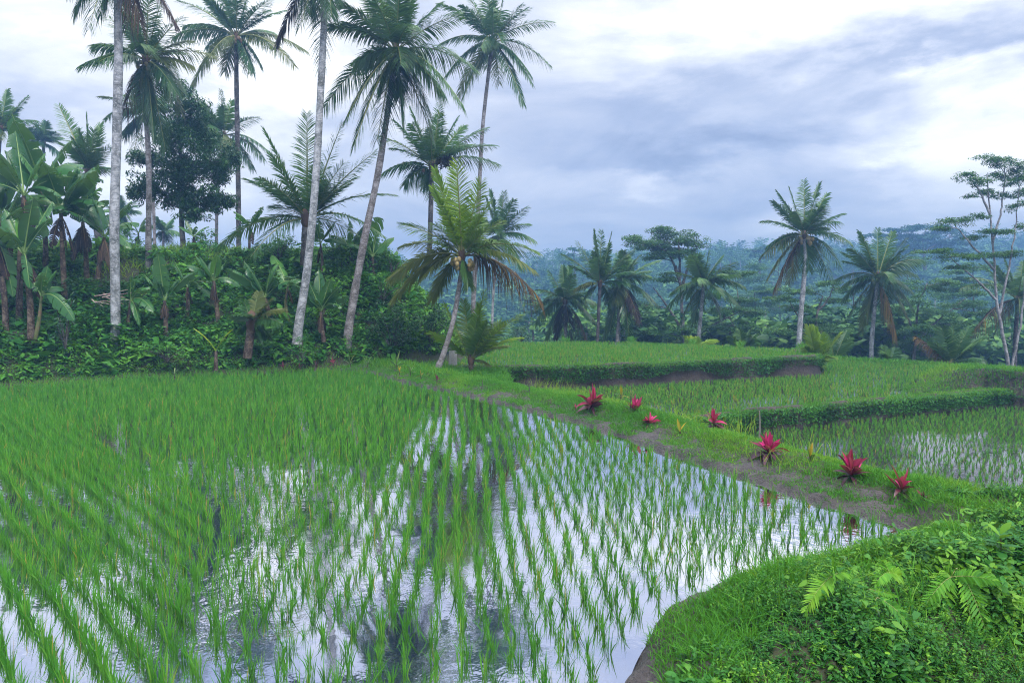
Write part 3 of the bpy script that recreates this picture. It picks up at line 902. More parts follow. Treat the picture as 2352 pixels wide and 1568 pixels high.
def palm(label, Y, crown, tips, trunk=None, rpx=None, bark='bark_grey', base=None, nuts=None, nnut=0, dry=(), yg=(), olive=(), fill=8, seed=0, ll=0.55, lw=None, n=44, mat='palm', arch=None, hang=0.35, Lfill=None, name='coconut_palm', group=None, rand=0):
    """crown and tips in picture units at depth Y; trunk: picture points from base to crown"""
    rng = np.random.default_rng(seed + 1000)
    c = at(*crown, Y)
    pts = [at(px, py, Y) for px, py in (trunk or [])]
    b = pts[0] if pts else c - A([0, 0, 0.15])
    root = thing(name, b, label, 'palm tree', group)
    k = Y / F
    lw = max(0.05, 0.00135 * Y)
    ll = ll * 1.5
    n = int(n * 1.75)
    if pts:
        C = spline(pts + [c], 26)
        rad = np.interp(np.linspace(0, 1, 26), np.linspace(0, 1, len(rpx)), np.asarray(rpx, float)) * k * 0.44
        rad = rad * (1 + 0.04 * rng.normal(size=26))
        mbt = MB()
        v, q = tube(C - b, rad, 12)
        mbt.add(v, q, 0)
        link('trunk', mbt.mesh('trunk', M[bark], True), root)
        v, q = blob(c - b + A([0, 0, 0.05]), A([rad[-1] * 1.5, rad[-1] * 1.5, rad[-1] * 3]), 8, 6)
        link('crown_sheath', mesh('crown_sheath', v, q, M['fibre'], smooth=True), root)
    full = []
    lens = []
    for i, (px, py) in enumerate(tips):
        L2 = math.hypot(px - crown[0], py - crown[1]) * k
        dy = rng.uniform(-0.45, 0.45) * L2
        p = at(px, py, Y + dy)
        full.append((p - c, i))
        lens.append(np.linalg.norm(p - c))
    Lm = Lfill or (np.mean(lens) if lens else 3)
    for j in range(fill):
        a = rng.choice([math.pi / 2, -math.pi / 2]) + rng.normal(0, 0.55)
        e = math.radians(rng.uniform(-45, 65))
        L = Lm * rng.uniform(0.8, 1.0)
        full.append((A([math.cos(a) * math.cos(e), math.sin(a) * math.cos(e), math.sin(e)]) * L, -1))
    for j in range(rand):
        a = j * 2.4 + rng.normal(0, 0.2)
        e = math.radians(70 - 115 * (j + 0.5) / rand + rng.normal(0, 8))
        L = Lm * rng.uniform(0.85, 1.05)
        full.append((A([math.cos(a) * math.cos(e), math.sin(a) * math.cos(e), math.sin(e)]) * L, -1))
    for vec, i in full:
        L = np.linalg.norm(vec)
        e = vec[2] / L
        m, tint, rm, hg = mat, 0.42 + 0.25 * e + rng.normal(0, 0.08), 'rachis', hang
        if i in dry:
            m, rm, hg = 'palm_dry', 'rachis_d', 0.9
            tint = rng.uniform(0.3, 0.7)
        elif i in yg:
            m, tint = 'palm_yg', 0.5
        elif i in olive:
            m, tint = 'palm_ol', 0.5
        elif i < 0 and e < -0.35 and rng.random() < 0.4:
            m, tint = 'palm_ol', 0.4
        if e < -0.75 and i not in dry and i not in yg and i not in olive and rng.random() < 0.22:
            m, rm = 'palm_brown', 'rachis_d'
        ar = arch if arch is not None else float(np.interp(e, [-1, -0.6, 0, 0.6, 0.95], [0.14, 0.3, 0.28, 0.14, 0.03]))
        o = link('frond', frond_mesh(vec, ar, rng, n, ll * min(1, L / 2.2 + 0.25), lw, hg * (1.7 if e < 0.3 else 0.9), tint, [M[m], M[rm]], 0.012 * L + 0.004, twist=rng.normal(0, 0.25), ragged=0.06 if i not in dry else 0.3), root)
        o.location = c - b
        if i in dry:
            o['label'] = 'dry yellow-brown hanging frond'
    if nnut:
        nm = nut_mesh(nuts, 0.095 if Y < 40 else 0.12)
        for j in range(nnut):
            a = rng.uniform(0, 6.28)
            r = rng.uniform(0.25, 0.5)
            o = link('coconut', nm, root, c - b + A([math.cos(a) * r, math.sin(a) * r, -0.12 - rng.uniform(0, 0.4)]))
            o.rotation_euler = (rng.uniform(-.5, .5), rng.uniform(-.5, .5), 0)
    return root

GB, GV = 'tall palms on the left bank', 'palms at the valley edge'
palm('tall pale-trunked palm nearest on the left bank, crown above the picture', 27.5, (271, -110),
     [(172, 25), (205, 66), (230, 40), (294, 75), (320, 45), (408, 62), (120, -60), (400, -120), (200, -250), (330, -260), (271, -280)],
     [(266, 806), (266, 760), (264, 620), (263, 500), (270, 250), (272, 100), (270, 0)], [34, 24, 23, 22, 20, 18, 17], 'bark_pale', dry=(3, 4), seed=1, group=GB)
palm('palm with ochre coconuts and long brown hanging fronds on left bank', 33, (335, 140),
     [(186, 150), (213, 105), (342, -20), (277, -10), (437, 95), (487, 128), (420, 40), (375, -15), (287, 250), (317, 200), (404, 212), (380, 345), (354, 320), (327, 275), (250, 40), (300, -25), (440, 150)],
     [(340, 690), (341, 560), (342, 400), (337, 280), (336, 200)], [17, 14, 13, 13, 14], 'bark_grey', nuts='nut_y', nnut=9, dry=(8,), olive=(4, 5, 9, 16), seed=2, group=GB)
palm('slim dark-trunked palm heavy with brown coconuts, left of centre', 44, (543, 85),
     [(422, 60), (397, 88), (437, 208), (467, -5), (542, -55), (580, -45), (617, 25), (652, 25), (705, 118), (680, 155), (600, 150), (580, 165), (515, 165), (410, 2), (500, -40)],
     [(548, 590), (548, 480), (545, 300), (543, 170)], [13, 12, 12, 10], 'bark_dark', nuts='nut_b', nnut=22, olive=(2, 8, 9, 12), seed=3, group=GB, lw=0.05, n=50)
palm('leaning pale trunk with rust-stained side on the bank, crown above the picture', 29, (748, -95),
     [(636, 100), (690, 60), (735, 165), (762, 40), (640, -60), (860, -80), (690, -250), (800, -250), (713, 35), (880, -160)],
     [(682, 790), (687, 740), (708, 600), (726, 400), (737, 200), (745, 30)], [27, 22, 20, 18, 16, 15], 'bark_pale', seed=4, group=GB)
palm('leaning palm with the widest full crown, top centre-left', 30, (910, 121),
     [(759, 62), (794, 52), (745, 247), (777, 5), (840, -25), (912, -55), (952, -20), (1010, 10), (1055, 35), (1090, 160), (1064, 244), (1018, 218), (992, 320), (984, 265), (814, 333), (797, 270), (866, 325), (874, 198), (918, 218), (926, 282), (817, 144)],
     [(798, 800), (803, 740), (835, 560), (868, 400), (890, 260)], [25, 21, 18, 15, 14], 'bark_grey', nuts='nut_g', nnut=12, seed=5, group=GB, n=54, ll=0.62)
palm('slender curved palm with green coconuts, tallest beside the open sky', 42, (1132, 98),
     [(1012, 9), (1012, 100), (1021, 178), (1053, 218), (1061, 235), (1076, -10), (1128, -40), (1162, -25), (1199, 12), (1268, 52), (1262, 150), (1219, 172), (1222, 190), (1202, 238), (1099, 145)],
     [(1086, 720), (1092, 600), (1100, 450), (1108, 300), (1122, 170)], [13, 11, 10, 9, 10], 'bark_grey', nuts='nut_g', nnut=16, seed=6, group=GB, lw=0.05, olive=(14, 3))
palm('palm with a black tangled nest of dead leaves in its crown', 38, (992, 385),
     [(883, 394), (872, 313), (909, 279), (943, 250), (1010, 236), (1050, 273), (1116, 296), (1136, 336), (1142, 377), (1064, 290), (929, 425), (972, 430), (1010, 260), (1060, 330), (900, 340)],
     [(986, 600), (988, 530), (990, 460)], [13, 12, 12], 'bark_dark', nuts='nut_b', nnut=5, seed=7, group=GB, lw=0.05, fill=8)
palm('leaning palm with bright yellow-green young fronds and yellow coconuts', 26.6, (1061, 588),
     [(1049, 372), (999, 391), (1105, 416), (924, 516), (921, 565), (896, 640), (902, 688), (992, 688), (1233, 580), (1146, 510), (1239, 685), (1142, 585), (1077, 656), (996, 435), (971, 635), (1002, 516), (1120, 470), (1225, 620)],
     [(1000, 856), (1018, 815), (1040, 740), (1053, 670), (1060, 620)], [18, 14, 13, 12, 15], 'bark_grey', nuts='nut_y', nnut=20, dry=(10,), yg=(0, 2, 1, 13, 16), olive=(4, 5, 6, 7, 14, 17), seed=8, n=54, ll=0.55, fill=3, hang=0.22, mat='palm_mid')
palm('low trunkless young palm on the grass beside the upper terrace', 27.4, (1082, 830),
     [(990, 764), (1112, 667), (1065, 690), (1193, 724), (1193, 775), (1122, 835), (1160, 795), (1021, 700), (1031, 755), (1100, 700), (1150, 740)],
     [(1082, 862), (1082, 845)], [14, 12], 'stem', yg=(0, 1, 3, 4, 7, 9), olive=(5, 6), seed=9, fill=3, name='young_palm', ll=0.42, mat='palm_mid', hang=0.25)
palm('short wide palm with a bare upright spear on the bank top', 33, (706, 505),
     [(606, 298), (705, 263), (568, 413), (786, 282), (864, 348), (902, 448), (620, 435), (498, 570), (824, 550), (879, 540), (814, 410), (792, 373), (627, 476), (650, 440), (760, 430)],
     [(700, 610), (703, 560)], [26, 24], 'bark_dark', seed=10, fill=7, hang=0.22, ll=0.62, group=GB)
palm('palm half hidden behind the slim dark trunk, leaning right', 52, (515, 312),
     [(462, 237), (507, 208), (532, 232), (594, 270), (622, 352), (607, 367), (582, 388), (470, 330), (450, 300)],
     [(497, 560), (500, 430)], [8, 8], 'bark_grey', seed=11, group=GB, lw=0.06, fill=7)
palm('palm partly behind the brown-fronded palm, drooping left', 50, (335, 262),
     [(229, 222), (242, 272), (257, 337), (302, 368), (287, 315), (280, 220), (400, 240), (420, 300), (340, 190)],
     [(356, 580), (350, 430)], [8, 8], 'bark_grey', seed=12, group=GB, lw=0.06, olive=(0, 3))
palm('palm cut by the left picture edge above the banana leaves', 45, (0, 299),
     [(16, 208), (62, 224), (84, 277), (62, 335), (-50, 250), (-60, 320), (-20, 200)],
     [(-20, 640), (-12, 450)], [12, 11], 'bark_grey', seed=13, group=GB, lw=0.055)
palm('small distant palm above the left banana clump', 62, (100, 330), [(84, 287), (106, 280), (130, 305), (37, 325), (60, 350), (140, 360)],
     [(100, 580), (100, 450)], [7, 7], 'bark_grey', seed=14, lw=0.07, fill=8, group=GB, n=34)
palm('stout palm with broad upright fronds behind the banana clump', 40, (206, 400),
     [(135, 243), (198, 265), (231, 285), (250, 337), (262, 390), (137, 327), (130, 400), (180, 300), (215, 300)],
     [(232, 600), (226, 540), (212, 450)], [22, 18, 16], 'bark_dark', seed=15, group=GB, lw=0.055, fill=6, hang=0.2)
palm('small faded palm seen between the two pale trunks at the left', 62, (272, 493), [(234, 530), (312, 462), (294, 540), (240, 470), (300, 480), (268, 450)],
     [(272, 600), (272, 550)], [7, 7], 'bark_grey', seed=16, lw=0.07, n=30, group=GB)
palm('small faded palm under the leafy tree on the bank', 64, (375, 533), [(340, 520), (360, 500), (395, 505), (410, 535), (345, 555)],
     [(375, 600), (375, 560)], [6, 6], 'bark_grey', seed=17, lw=0.07, n=28, group=GB)
palm('grey palm directly behind the yellow-green leaning palm', 50, (1146, 541),
     [(1117, 454), (1127, 438), (1158, 441), (1211, 476), (1214, 516), (1227, 551), (1199, 616), (1180, 460), (1100, 500)],
     [(1130, 760), (1134, 660)], [7, 6], 'bark_pale', seed=18, lw=0.06, group=GV)
palm('shaggy dwarf palm with ragged old trunk at the foot of the bank', 28, (578, 742),
     [(594, 672), (647, 711), (549, 762), (620, 690), (560, 690), (640, 740), (600, 780)],
     [(568, 822), (572, 790)], [24, 20], 'stem', seed=19, name='young_palm', olive=(0, 1, 3), fill=3, ll=0.45)
# right side
palm('leftmost palm of the valley row, skirt of brown fronds', 52, (1298, 692),
     [(1231, 742), (1236, 666), (1260, 623), (1293, 611), (1307, 613), (1334, 675), (1367, 694), (1369, 739), (1343, 772), (1255, 782), (1277, 777), (1312, 782), (1234, 700)],
     [(1299, 815), (1299, 750)], [10, 9], 'bark_grey', seed=30, lw=0.06, dry=(8,), group=GV)
palm('palm with dark trunk and tall upright fronds, second in the valley row', 48, (1378, 654),
     [(1293, 585), (1327, 556), (1365, 531), (1381, 531), (1405, 535), (1324, 661), (1345, 680), (1455, 575), (1312, 610), (1430, 610), (1440, 650), (1400, 560)],
     [(1371, 805), (1374, 740)], [9, 9], 'bark_dark', seed=31, lw=0.06, dry=(), olive=(5,), group=GV)
palm('palm with drooping brown skirt and white-spotted trunk, third in the valley row', 50, (1428, 652),
     [(1509, 699), (1490, 633), (1469, 739), (1440, 722), (1388, 778), (1495, 694), (1512, 599), (1420, 580), (1455, 600), (1400, 760), (1445, 770), (1395, 700)],
     [(1416, 805), (1422, 720)], [9, 9], 'bark_grey', seed=32, lw=0.06, dry=(3,), group=GV)
palm('spreading palm before the flat-topped tree in the valley row', 48, (1616, 654),
     [(1531, 706), (1538, 625), (1581, 592), (1628, 578), (1657, 590), (1690, 604), (1707, 656), (1697, 699), (1654, 732), (1593, 744), (1559, 750), (1545, 670), (1605, 600)],
     [(1601, 815), (1608, 740)], [10, 9], 'bark_pale', seed=33, lw=0.06, group=GV)
palm('tallest palm on the right, pale trunk and brown-tipped lower fronds', 44, (1847, 542),
     [(1751, 590), (1755, 508), (1777, 463), (1813, 432), (1847, 415), (1882, 422), (1899, 446), (1935, 491), (1951, 556), (1930, 614), (1909, 647), (1782, 656), (1810, 650), (1765, 634), (1765, 563), (1892, 522), (1858, 618), (1785, 440)],
     [(1834, 830), (1838, 740), (1848, 620)], [15, 12, 9], 'bark_pale', nuts='nut_y', nnut=14, dry=(11,), olive=(12, 13, 0), seed=34, lw=0.052, fill=7, group=GV)
palm('full-crowned palm with yellowing lower fronds, right of the tallest one', 46, (2016, 638),
     [(1937, 580), (1975, 533), (2016, 525), (2050, 533), (2081, 549), (2119, 597), (2102, 630), (2091, 665), (2098, 709), (2081, 730), (2057, 768), (1978, 757), (1937, 685), (1947, 733), (1940, 652), (2036, 730), (1992, 730), (1990, 560)],
     [(2000, 850), (2004, 760)], [11, 10], 'bark_pale', nuts='nut_g', nnut=8, dry=(10,), olive=(11, 9, 16), seed=35, lw=0.055, fill=8, group=GV)
palm('palm behind the thin forked tree at the right edge', 46, (2338, 690),
     [(2205, 663), (2226, 639), (2253, 608), (2281, 604), (2308, 596), (2236, 764), (2350, 600), (2440, 640), (2460, 720), (2400, 620), (2290, 760), (2400, 780)],
     [(2329, 880), (2332, 780)], [11, 10], 'bark_dark', dry=(5,), seed=36, lw=0.055, fill=8, group=GV)
palm('low fan of dark fronds with one dry white frond at terrace edge', 40, (2181, 838),
     [(2164, 755), (2191, 750), (2225, 755), (2256, 773), (2250, 831), (2105, 773), (2133, 826), (2210, 770), (2145, 790)], dry=(5,),
     seed=37, lw=0.05, fill=4, name='young_palm', hang=0.2, group=GV)
palm('bright yellow-green young palm on the corner of the upper terrace', 36, (1879, 838),
     [(1858, 752), (1927, 769), (1872, 753), (1900, 800), (1850, 800), (1885, 770), (1890, 860)], yg=(0, 1, 2, 3, 4, 5, 6),
     seed=38, lw=0.05, fill=3, name='young_palm', hang=0.15, mat='palm_yg', group=GV)
palm('young palm with broad pale fronds right of the terrace corner', 43, (1916, 828),
     [(1889, 762), (1905, 770), (1951, 779), (1978, 781), (1945, 762)], seed=39, lw=0.055, fill=4, name='young_palm', olive=(0,), group=GV)
palm('small young palm below the full-crowned palm at the field edge', 43, (2043, 838), [(2030, 795), (2056, 801), (2074, 815), (2020, 812)],
     seed=40, lw=0.055, fill=4, name='young_palm', group=GV)
palm('tiny yellow young palm at the back edge of the upper terrace', 46, (1597, 800), [(1573, 772), (1642, 780), (1600, 775)], yg=(0, 1, 2),
     seed=41, lw=0.055, fill=2, name='young_palm', mat='palm_yg', group=GV)
palm('bushy young palm at the back edge of the upper terrace', 46, (1706, 805), [(1678, 773), (1699, 759), (1721, 761), (1754, 770), (1740, 790), (1670, 795)],
     seed=42, lw=0.055, fill=4, name='young_palm', group=GV)

# black tangle in the nest palm: dead leaf ball
rng = np.random.default_rng(77)
c = at(1020, 372, 37.5)
mb = MB()
P = unit(rng.normal(size=(260, 3))) * rng.uniform(0.1, 0.42, (260, 1)) * A([1.3, 1, 0.8])
v, q = ribbons(P, unit(P + rng.normal(0, 0.2, P.shape)), rng.uniform(0.15, 0.35, 260), 0.05, rng.normal(0, 0.3, P.shape), LP, rng=rng)
mb.add(v, q, 0, 0.0)
o = tag(link('dead_leaf_nest', mb.mesh('dead_leaf_nest', M['palm_brown']), None, c), 'dark ball of dead leaves caught in a palm crown', 'leaf nest')

# ------------------------------------------------------------------ banana plants
def banana_leaf(tip, arch, width, rng, tint, tear=0.3, mats=None, roll=0.0):
    tip = np.asarray(tip, float)
    L = np.linalg.norm(tip)
    p1 = tip * 0.45 + A([0, 0, arch * L])
    n = 19
    t0 = 0.16
    t = np.linspace(t0, 1, n)
    P = bez(np.zeros(3), p1, tip, t)
    T = unit(np.gradient(P, axis=0))
    S = np.cross(T, A([0, 0, 1.0]))
    if np.linalg.norm(S, axis=1).min() < 0.3:
        S = np.cross(T, A([rng.normal(), 0.6 * rng.choice([-1, 1]) + 0.0, 0.05]))
        S = np.where((S @ S[0])[:, None] < 0, -S, S)
    S = unit(S)
    U = np.cross(S, T)
    S, U = S * math.cos(roll) + U * math.sin(roll), U * math.cos(roll) - S * math.sin(roll)
    w = width * 0.5 * np.interp((t - t0) / (1 - t0), [0, 0.08, 0.3, 0.65, 0.9, 1], [0.25, 0.7, 1, 0.95, 0.6, 0.08])
    mbl = MB()
    v, q = tube(bez(np.zeros(3), p1, tip, np.linspace(0, 1, 12)), np.linspace(0.035, 0.006, 12) * (L / 2) ** 0.5, 5)
    mbl.add(v, q, 1, 0.5)
    for sg in (-1, 1):
        drop = 0.25 + rng.random() * 0.35
        grp = np.cumsum(rng.random(n - 1) < tear)
        dv = rng.uniform(-0.25, 0.5, grp.max() + 1)[grp] * (1 if tear > 0.1 else 0.15)
        for i in range(n - 1):
            torn_a = i == 0 or grp[i] != grp[i - 1]
            torn_b = i == n - 2 or grp[i] != grp[i + 1]
            a0, a1 = P[i], P[i + 1]
            e = drop + dv[i]
            gapa = 0.25 if torn_a and i else 0.0
            gapb = 0.25 if torn_b and i < n - 2 else 0.0
            dirv = unit(S[i] * sg + T[i] * 0.25)
            rows_ = []
            for f_ in (0.0, 0.55, 1.0):
                dz = U[i] * (0.12 * w[i] * math.sin(f_ * 3)) - A([0, 0, 1]) * (e * w[i] * f_ * f_)
                step = a1 - a0
                rows_.append((a0 + step * gapa * f_ + dirv * w[i] * f_ + dz, a1 - step * gapb * f_ + dirv * w[i + 1] * f_ + dz))
            Vv = [p for r in rows_ for p in r]
            mbl.add(Vv, [[0, 1, 3, 2], [2, 3, 5, 4]], 0, tint + rng.normal(0, 0.04))
    return mbl.mesh('leaf', mats or [M['banana'], M['midrib']])

def banana(label, Y, base, crown, Lp, nl=8, seed=0, tips=(), bright=(), dead=3, stem='stem', wpx=None, name='banana_plant', tear=0.3, wr=0.34):
    rng = np.random.default_rng(seed + 5000)
    b, c = at(*base, Y), at(*crown, Y)
    k = Y / F
    root = thing(name, b, label, 'banana plant', 'banana plants on the bank')
    r = (wpx or 13) * k * 0.5
    Cv = spline([b, (b + c) / 2 + A([rng.normal(0, 0.05), 0, 0]), c], 10)
    v, q = tube(Cv - b, np.linspace(r, r * 0.55, 10), 9)
    link('stem', mesh('stem', v, q, M[stem], smooth=True), root)
    vecs = [(at(px, py, Y + rng.uniform(-0.5, 0.5) * math.hypot(px - crown[0], py - crown[1]) * k) - c, i) for i, (px, py) in enumerate(tips)]
    L = Lp * k
    a0 = rng.uniform(0, 6.28)
    for j in range(nl - len(tips)):
        a = a0 + j * 2.4
        e = math.radians(rng.uniform(5, 75))
        vecs.append((A([math.cos(a) * math.cos(e), math.sin(a) * math.cos(e), math.sin(e)]) * L * rng.uniform(0.75, 1.1), 99))
    for vec, i in vecs:
        e = vec[2] / np.linalg.norm(vec)
        ar = float(np.interp(e, [-0.6, 0, 0.6, 0.95], [0.5, 0.4, 0.25, 0.06]))
        o = link('leaf', banana_leaf(vec, ar, wr * np.linalg.norm(vec) * rng.uniform(0.85, 1.1), rng, 0.85 if i in bright else rng.uniform(0.2, 0.55), tear if i not in bright else 0.06, roll=rng.normal(0, 0.5)), root)
        o.location = c - b
        if i in bright:
            o['label'] = 'bright fresh unfurled leaf'
    for j in range(dead):
        a = rng.uniform(0, 6.28)
        vec = A([math.cos(a) * 0.25, math.sin(a) * 0.25, -0.85]) * L * rng.uniform(0.5, 0.8)
        o = link('leaf', banana_leaf(vec, 0.25, 0.16 * L, rng, rng.uniform(0.2, 0.9), 0.5, [M['palm_brown'], M['rachis_d']]), root)
        o.location = c - b - A([0, 0, 0.1])
        o['label'] = 'dead brown hanging leaf'
    return root

banana('banana plant with a bright green upright leaf, low at the far left', 25.5, (72, 795), (55, 585), 150, 9, 1, [(40, 500), (68, 660), (118, 500), (-30, 560), (10, 480)], (0,), 3, wpx=17)
banana('tall banana plant with a broad pale leaf over the left clump', 27, (45, 795), (55, 450), 160, 10, 2, [(10, 345), (105, 350), (-60, 430), (140, 450), (110, 540), (-20, 390)], (0,), 3, wpx=16)
banana('banana plant with dark glossy leaves between the clump and the stout palm', 28.5, (150, 700), (140, 490), 150, 10, 3, [(222, 390), (180, 380), (240, 470), (60, 480), (120, 370), (225, 500)], (), 4, wpx=14)
banana('banana plant with many dry hanging leaves left of the pale trunk', 30, (200, 660), (190, 510), 130, 9, 4, [(250, 460), (150, 420), (265, 520), (230, 430)], (), 6, wpx=13)
banana('thin-stemmed banana plant at the far left picture edge', 26, (15, 790), (-5, 560), 140, 8, 5, [(30, 680), (-30, 450)], (), 3, wpx=15)
banana('small green-stemmed banana plant beside the left clump', 25.5, (80, 785), (95, 680), 90, 6, 6, [(130, 620), (110, 610), (170, 735)], (), 0, 'stem_g', wpx=10)
banana('banana plant with drooping dark leaves right of the tall pale trunk', 28, (294, 770), (300, 692), 65, 7, 7, [(352, 716), (320, 745), (304, 632), (345, 660), (262, 690)], (), 2, wpx=10)
banana('banana plant with one long upright leaf on the lower slope', 28.5, (380, 775), (378, 690), 75, 8, 8, [(362, 578), (447, 625), (410, 640), (365, 650), (330, 630), (368, 690)], (5,), 4, wpx=12)
banana('banana plant under the leafy tree with arching leaves', 30.5, (424, 748), (431, 660), 65, 7, 9, [(475, 625), (400, 600), (490, 690), (450, 610)], (), 4, wpx=11)
banana('banana plant with an upright bright leaf and yellow dying leaves', 30, (504, 758), (491, 645), 80, 8, 10, [(499, 585), (552, 658), (430, 610), (520, 600)], (0,), 5, wpx=12)
banana('low banana plant with wide shining leaves above the dwarf palm', 29.5, (618, 725), (609, 684), 80, 10, 11, [(521, 618), (560, 600), (660, 650), (625, 620), (690, 645), (640, 630), (560, 660)], (), 2, wpx=11)
banana('thin banana plant close left of the rust-stained trunk', 31, (663, 740), (661, 658), 60, 6, 12, [(625, 585), (688, 630), (700, 670)], (), 2, 'stem_g', wpx=9)
banana('bushy banana plant between the two leaning trunks', 29.5, (744, 785), (737, 715), 80, 12, 13, [(732, 618), (705, 640), (760, 640), (800, 680), (780, 660), (745, 680), (710, 690)], (5,), 3, wpx=11)
banana('banana plant on the bank top right of the rust-stained trunk', 34, (738, 640), (736, 560), 60, 6, 14, [(770, 510), (700, 530)], (), 2, wpx=8)
banana('banana plant on the bank top behind the widest palm trunk', 34.5, (806, 650), (806, 570), 70, 7, 15, [(850, 505), (880, 503), (835, 560), (760, 540)], (), 3, wpx=8)
banana('banana plant with torn brown leaf at the right end of bank top', 33, (858, 640), (856, 590), 65, 7, 16, [(862, 530), (895, 555), (905, 545), (840, 545), (885, 600)], (0,), 3, wpx=9)
banana('banana plant on the crest below the slim dark palm', 36, (572, 630), (574, 520), 60, 7, 17, [(540, 500), (610, 500), (600, 480), (640, 505)], (), 4, wpx=8)
banana('small yellowing banana plant on the crest between the pale trunks', 38, (320, 610), (318, 535), 45, 5, 18, [(335, 500), (345, 530), (300, 505)], (1,), 2, wpx=6)
banana('small banana plant with upright leaves on the crest at mid bank', 37, (771, 610), (772, 575), 45, 5, 19, [(772, 530), (790, 545), (755, 545)], (0,), 1, wpx=6)
banana('banana plant on the crest close by the leafy tree trunk', 36, (445, 615), (445, 545), 45, 6, 20, [(410, 520), (480, 520), (470, 560)], (), 3, wpx=8)
banana('banana plant with wide dark leaves behind the far-left clump', 30, (100, 700), (95, 430), 160, 11, 21, [(30, 400), (160, 400), (80, 330)], (), 4, wpx=14)
banana('banana plant half cut by the left picture edge, middle height', 28, (5, 760), (0, 500), 150, 11, 22, [(60, 450), (70, 560), (-40, 420)], (), 3, wpx=14)
banana('leaning banana plant with drooping leaves left of the pale trunk base', 29, (225, 640), (240, 545), 110, 9, 23, [(290, 520), (300, 570), (200, 500)], (), 5, wpx=12)
# cut-down yellow banana plant by the paddy edge
rng = np.random.default_rng(90)
b, c = at(496, 850, 26.6), at(496, 806, 26.6)
root = thing('banana_plant', b, 'cut-down red-stemmed banana plant with two bare yellow ribs by the paddy', 'banana plant', 'banana plants on the bank')
v, q = tube(spline([A([0, 0, 0.0]), (c - b) * 0.5, c - b], 8), np.linspace(0.09, 0.05, 8), 8)
link('stem', mesh('stem', v, q, M['stem'], smooth=True), root)
for px, py in ((443, 753), (536, 755)):
    o = link('leaf', banana_leaf(at(px, py, 26.4) - c, 0.2, 0.1, rng, 1.0, 0.4, [M['palm_yg'], M['palm_yg']]), root)
    o.location = c - b

# ------------------------------------------------------------------ broadleaf and umbrella trees
def cluster_leaves(mb, centers, radii, per, size, rng, tint0, up=-0.2, ratio=0.4, tvar=0.2):
    for c, r, nn in zip(centers, radii, per):
        d = unit(rng.normal(size=(nn, 3)))
        P = c + d * (rng.random((nn, 1)) ** 0.4) * r
        t = tint0 + rng.normal(0, tvar * 0.5) + rng.normal(0, tvar * 0.5, nn)
        v, f_, t = leaves(P[:, 0], P[:, 1], P[:, 2], rng.uniform(0.7, 1.25, nn) * size, rng, t, up, ratio)
        mb.add(v, f_, 0, t)

def tree(label, Y, trunk, pads, size, mat, bark, seed, cat='tree', name='tree', dens=6.0, sub=10, flat=1.0, r0=0.16, up=-0.1, group=None, grow=1.0, ratio=0.4):
    """trunk: list of picture polylines (first is the stem); pads: (px,py,halfw,halfh) foliage masses"""
    rng = np.random.default_rng(seed + 9000)
    k = Y / F
    stems = [[at(px, py, Y) for px, py in pl] for pl in trunk]
    b = stems[0][0]
    root = thing(name, b, label, cat, group)
    mb = MB()
    allp = []
    for i, st in enumerate(stems):
        C = spline(st, 18) if len(st) > 2 else np.linspace(st[0], st[1], 18)
        C = C + np.concatenate([[[0, 0, 0]], rng.normal(0, 0.02, (17, 3))])
        rb = r0 if i == 0 else r0 * 0.7
        v, q = tube(C, np.linspace(rb, rb * 0.3, 18), 7)
        mb.add(v, q, 0)
        allp.append(C)
    allp = np.concatenate(allp)
    cm = MB()
    for (px, py, hw, hh) in pads:
        hw, hh = hw * grow, hh * grow
        dy = rng.uniform(-0.7, 0.7) * hw * k
        c = at(px, py, Y + dy)
        # limb from the nearest lower stem point
        dd = np.linalg.norm(allp - c, axis=1) + 1.2 * np.maximum(0, allp[:, 2] - c[2] + 0.25 * np.abs(allp[:, 0] - c[0]))
        s = allp[np.argmin(dd)]
        Cb = bez(s, s * 0.5 + c * 0.5 + A([0, 0, 0.08 * np.linalg.norm(c - s)]), c - A([0, 0, hh * k * 0.4]), np.linspace(0, 1, 8))
        v, q = tube(Cb, np.linspace(r0 * 0.28, r0 * 0.08, 8), 5)
        mb.add(v, q, 0)
        rx, ry, rz = hw * k, hw * k * 0.9, hh * k
        dirs = unit(rng.normal(size=(sub, 3))) * (rng.random((sub, 1)) ** 0.45)
        cc = c + dirs * A([rx, ry, rz])
        rs = [A([0.42 * rx, 0.42 * rx, max(0.42 * rz, 0.08)]) * rng.uniform(0.7, 1.25) for _ in range(sub)]
        area = rx * rx * 3.1 + rx * rz * 3
        per = [max(8, int(11 * dens * area / sub / (size * size)))] * sub
        cluster_leaves(cm, cc, rs, per, size, rng, 0.45 + 0.12 * dirs[:, 2].mean(), up, ratio)
        for q_ in range(min(5, sub)):
            v, q = tube(np.linspace(Cb[5], cc[q_], 4), np.linspace(r0 * 0.09, r0 * 0.03, 4), 4)
            mb.add(v, q, 0)
    link('trunk', mb.mesh('trunk', M[bark], True, b), root)
    link('crown', cm.mesh('crown', M[mat], False, b), root)
    return root

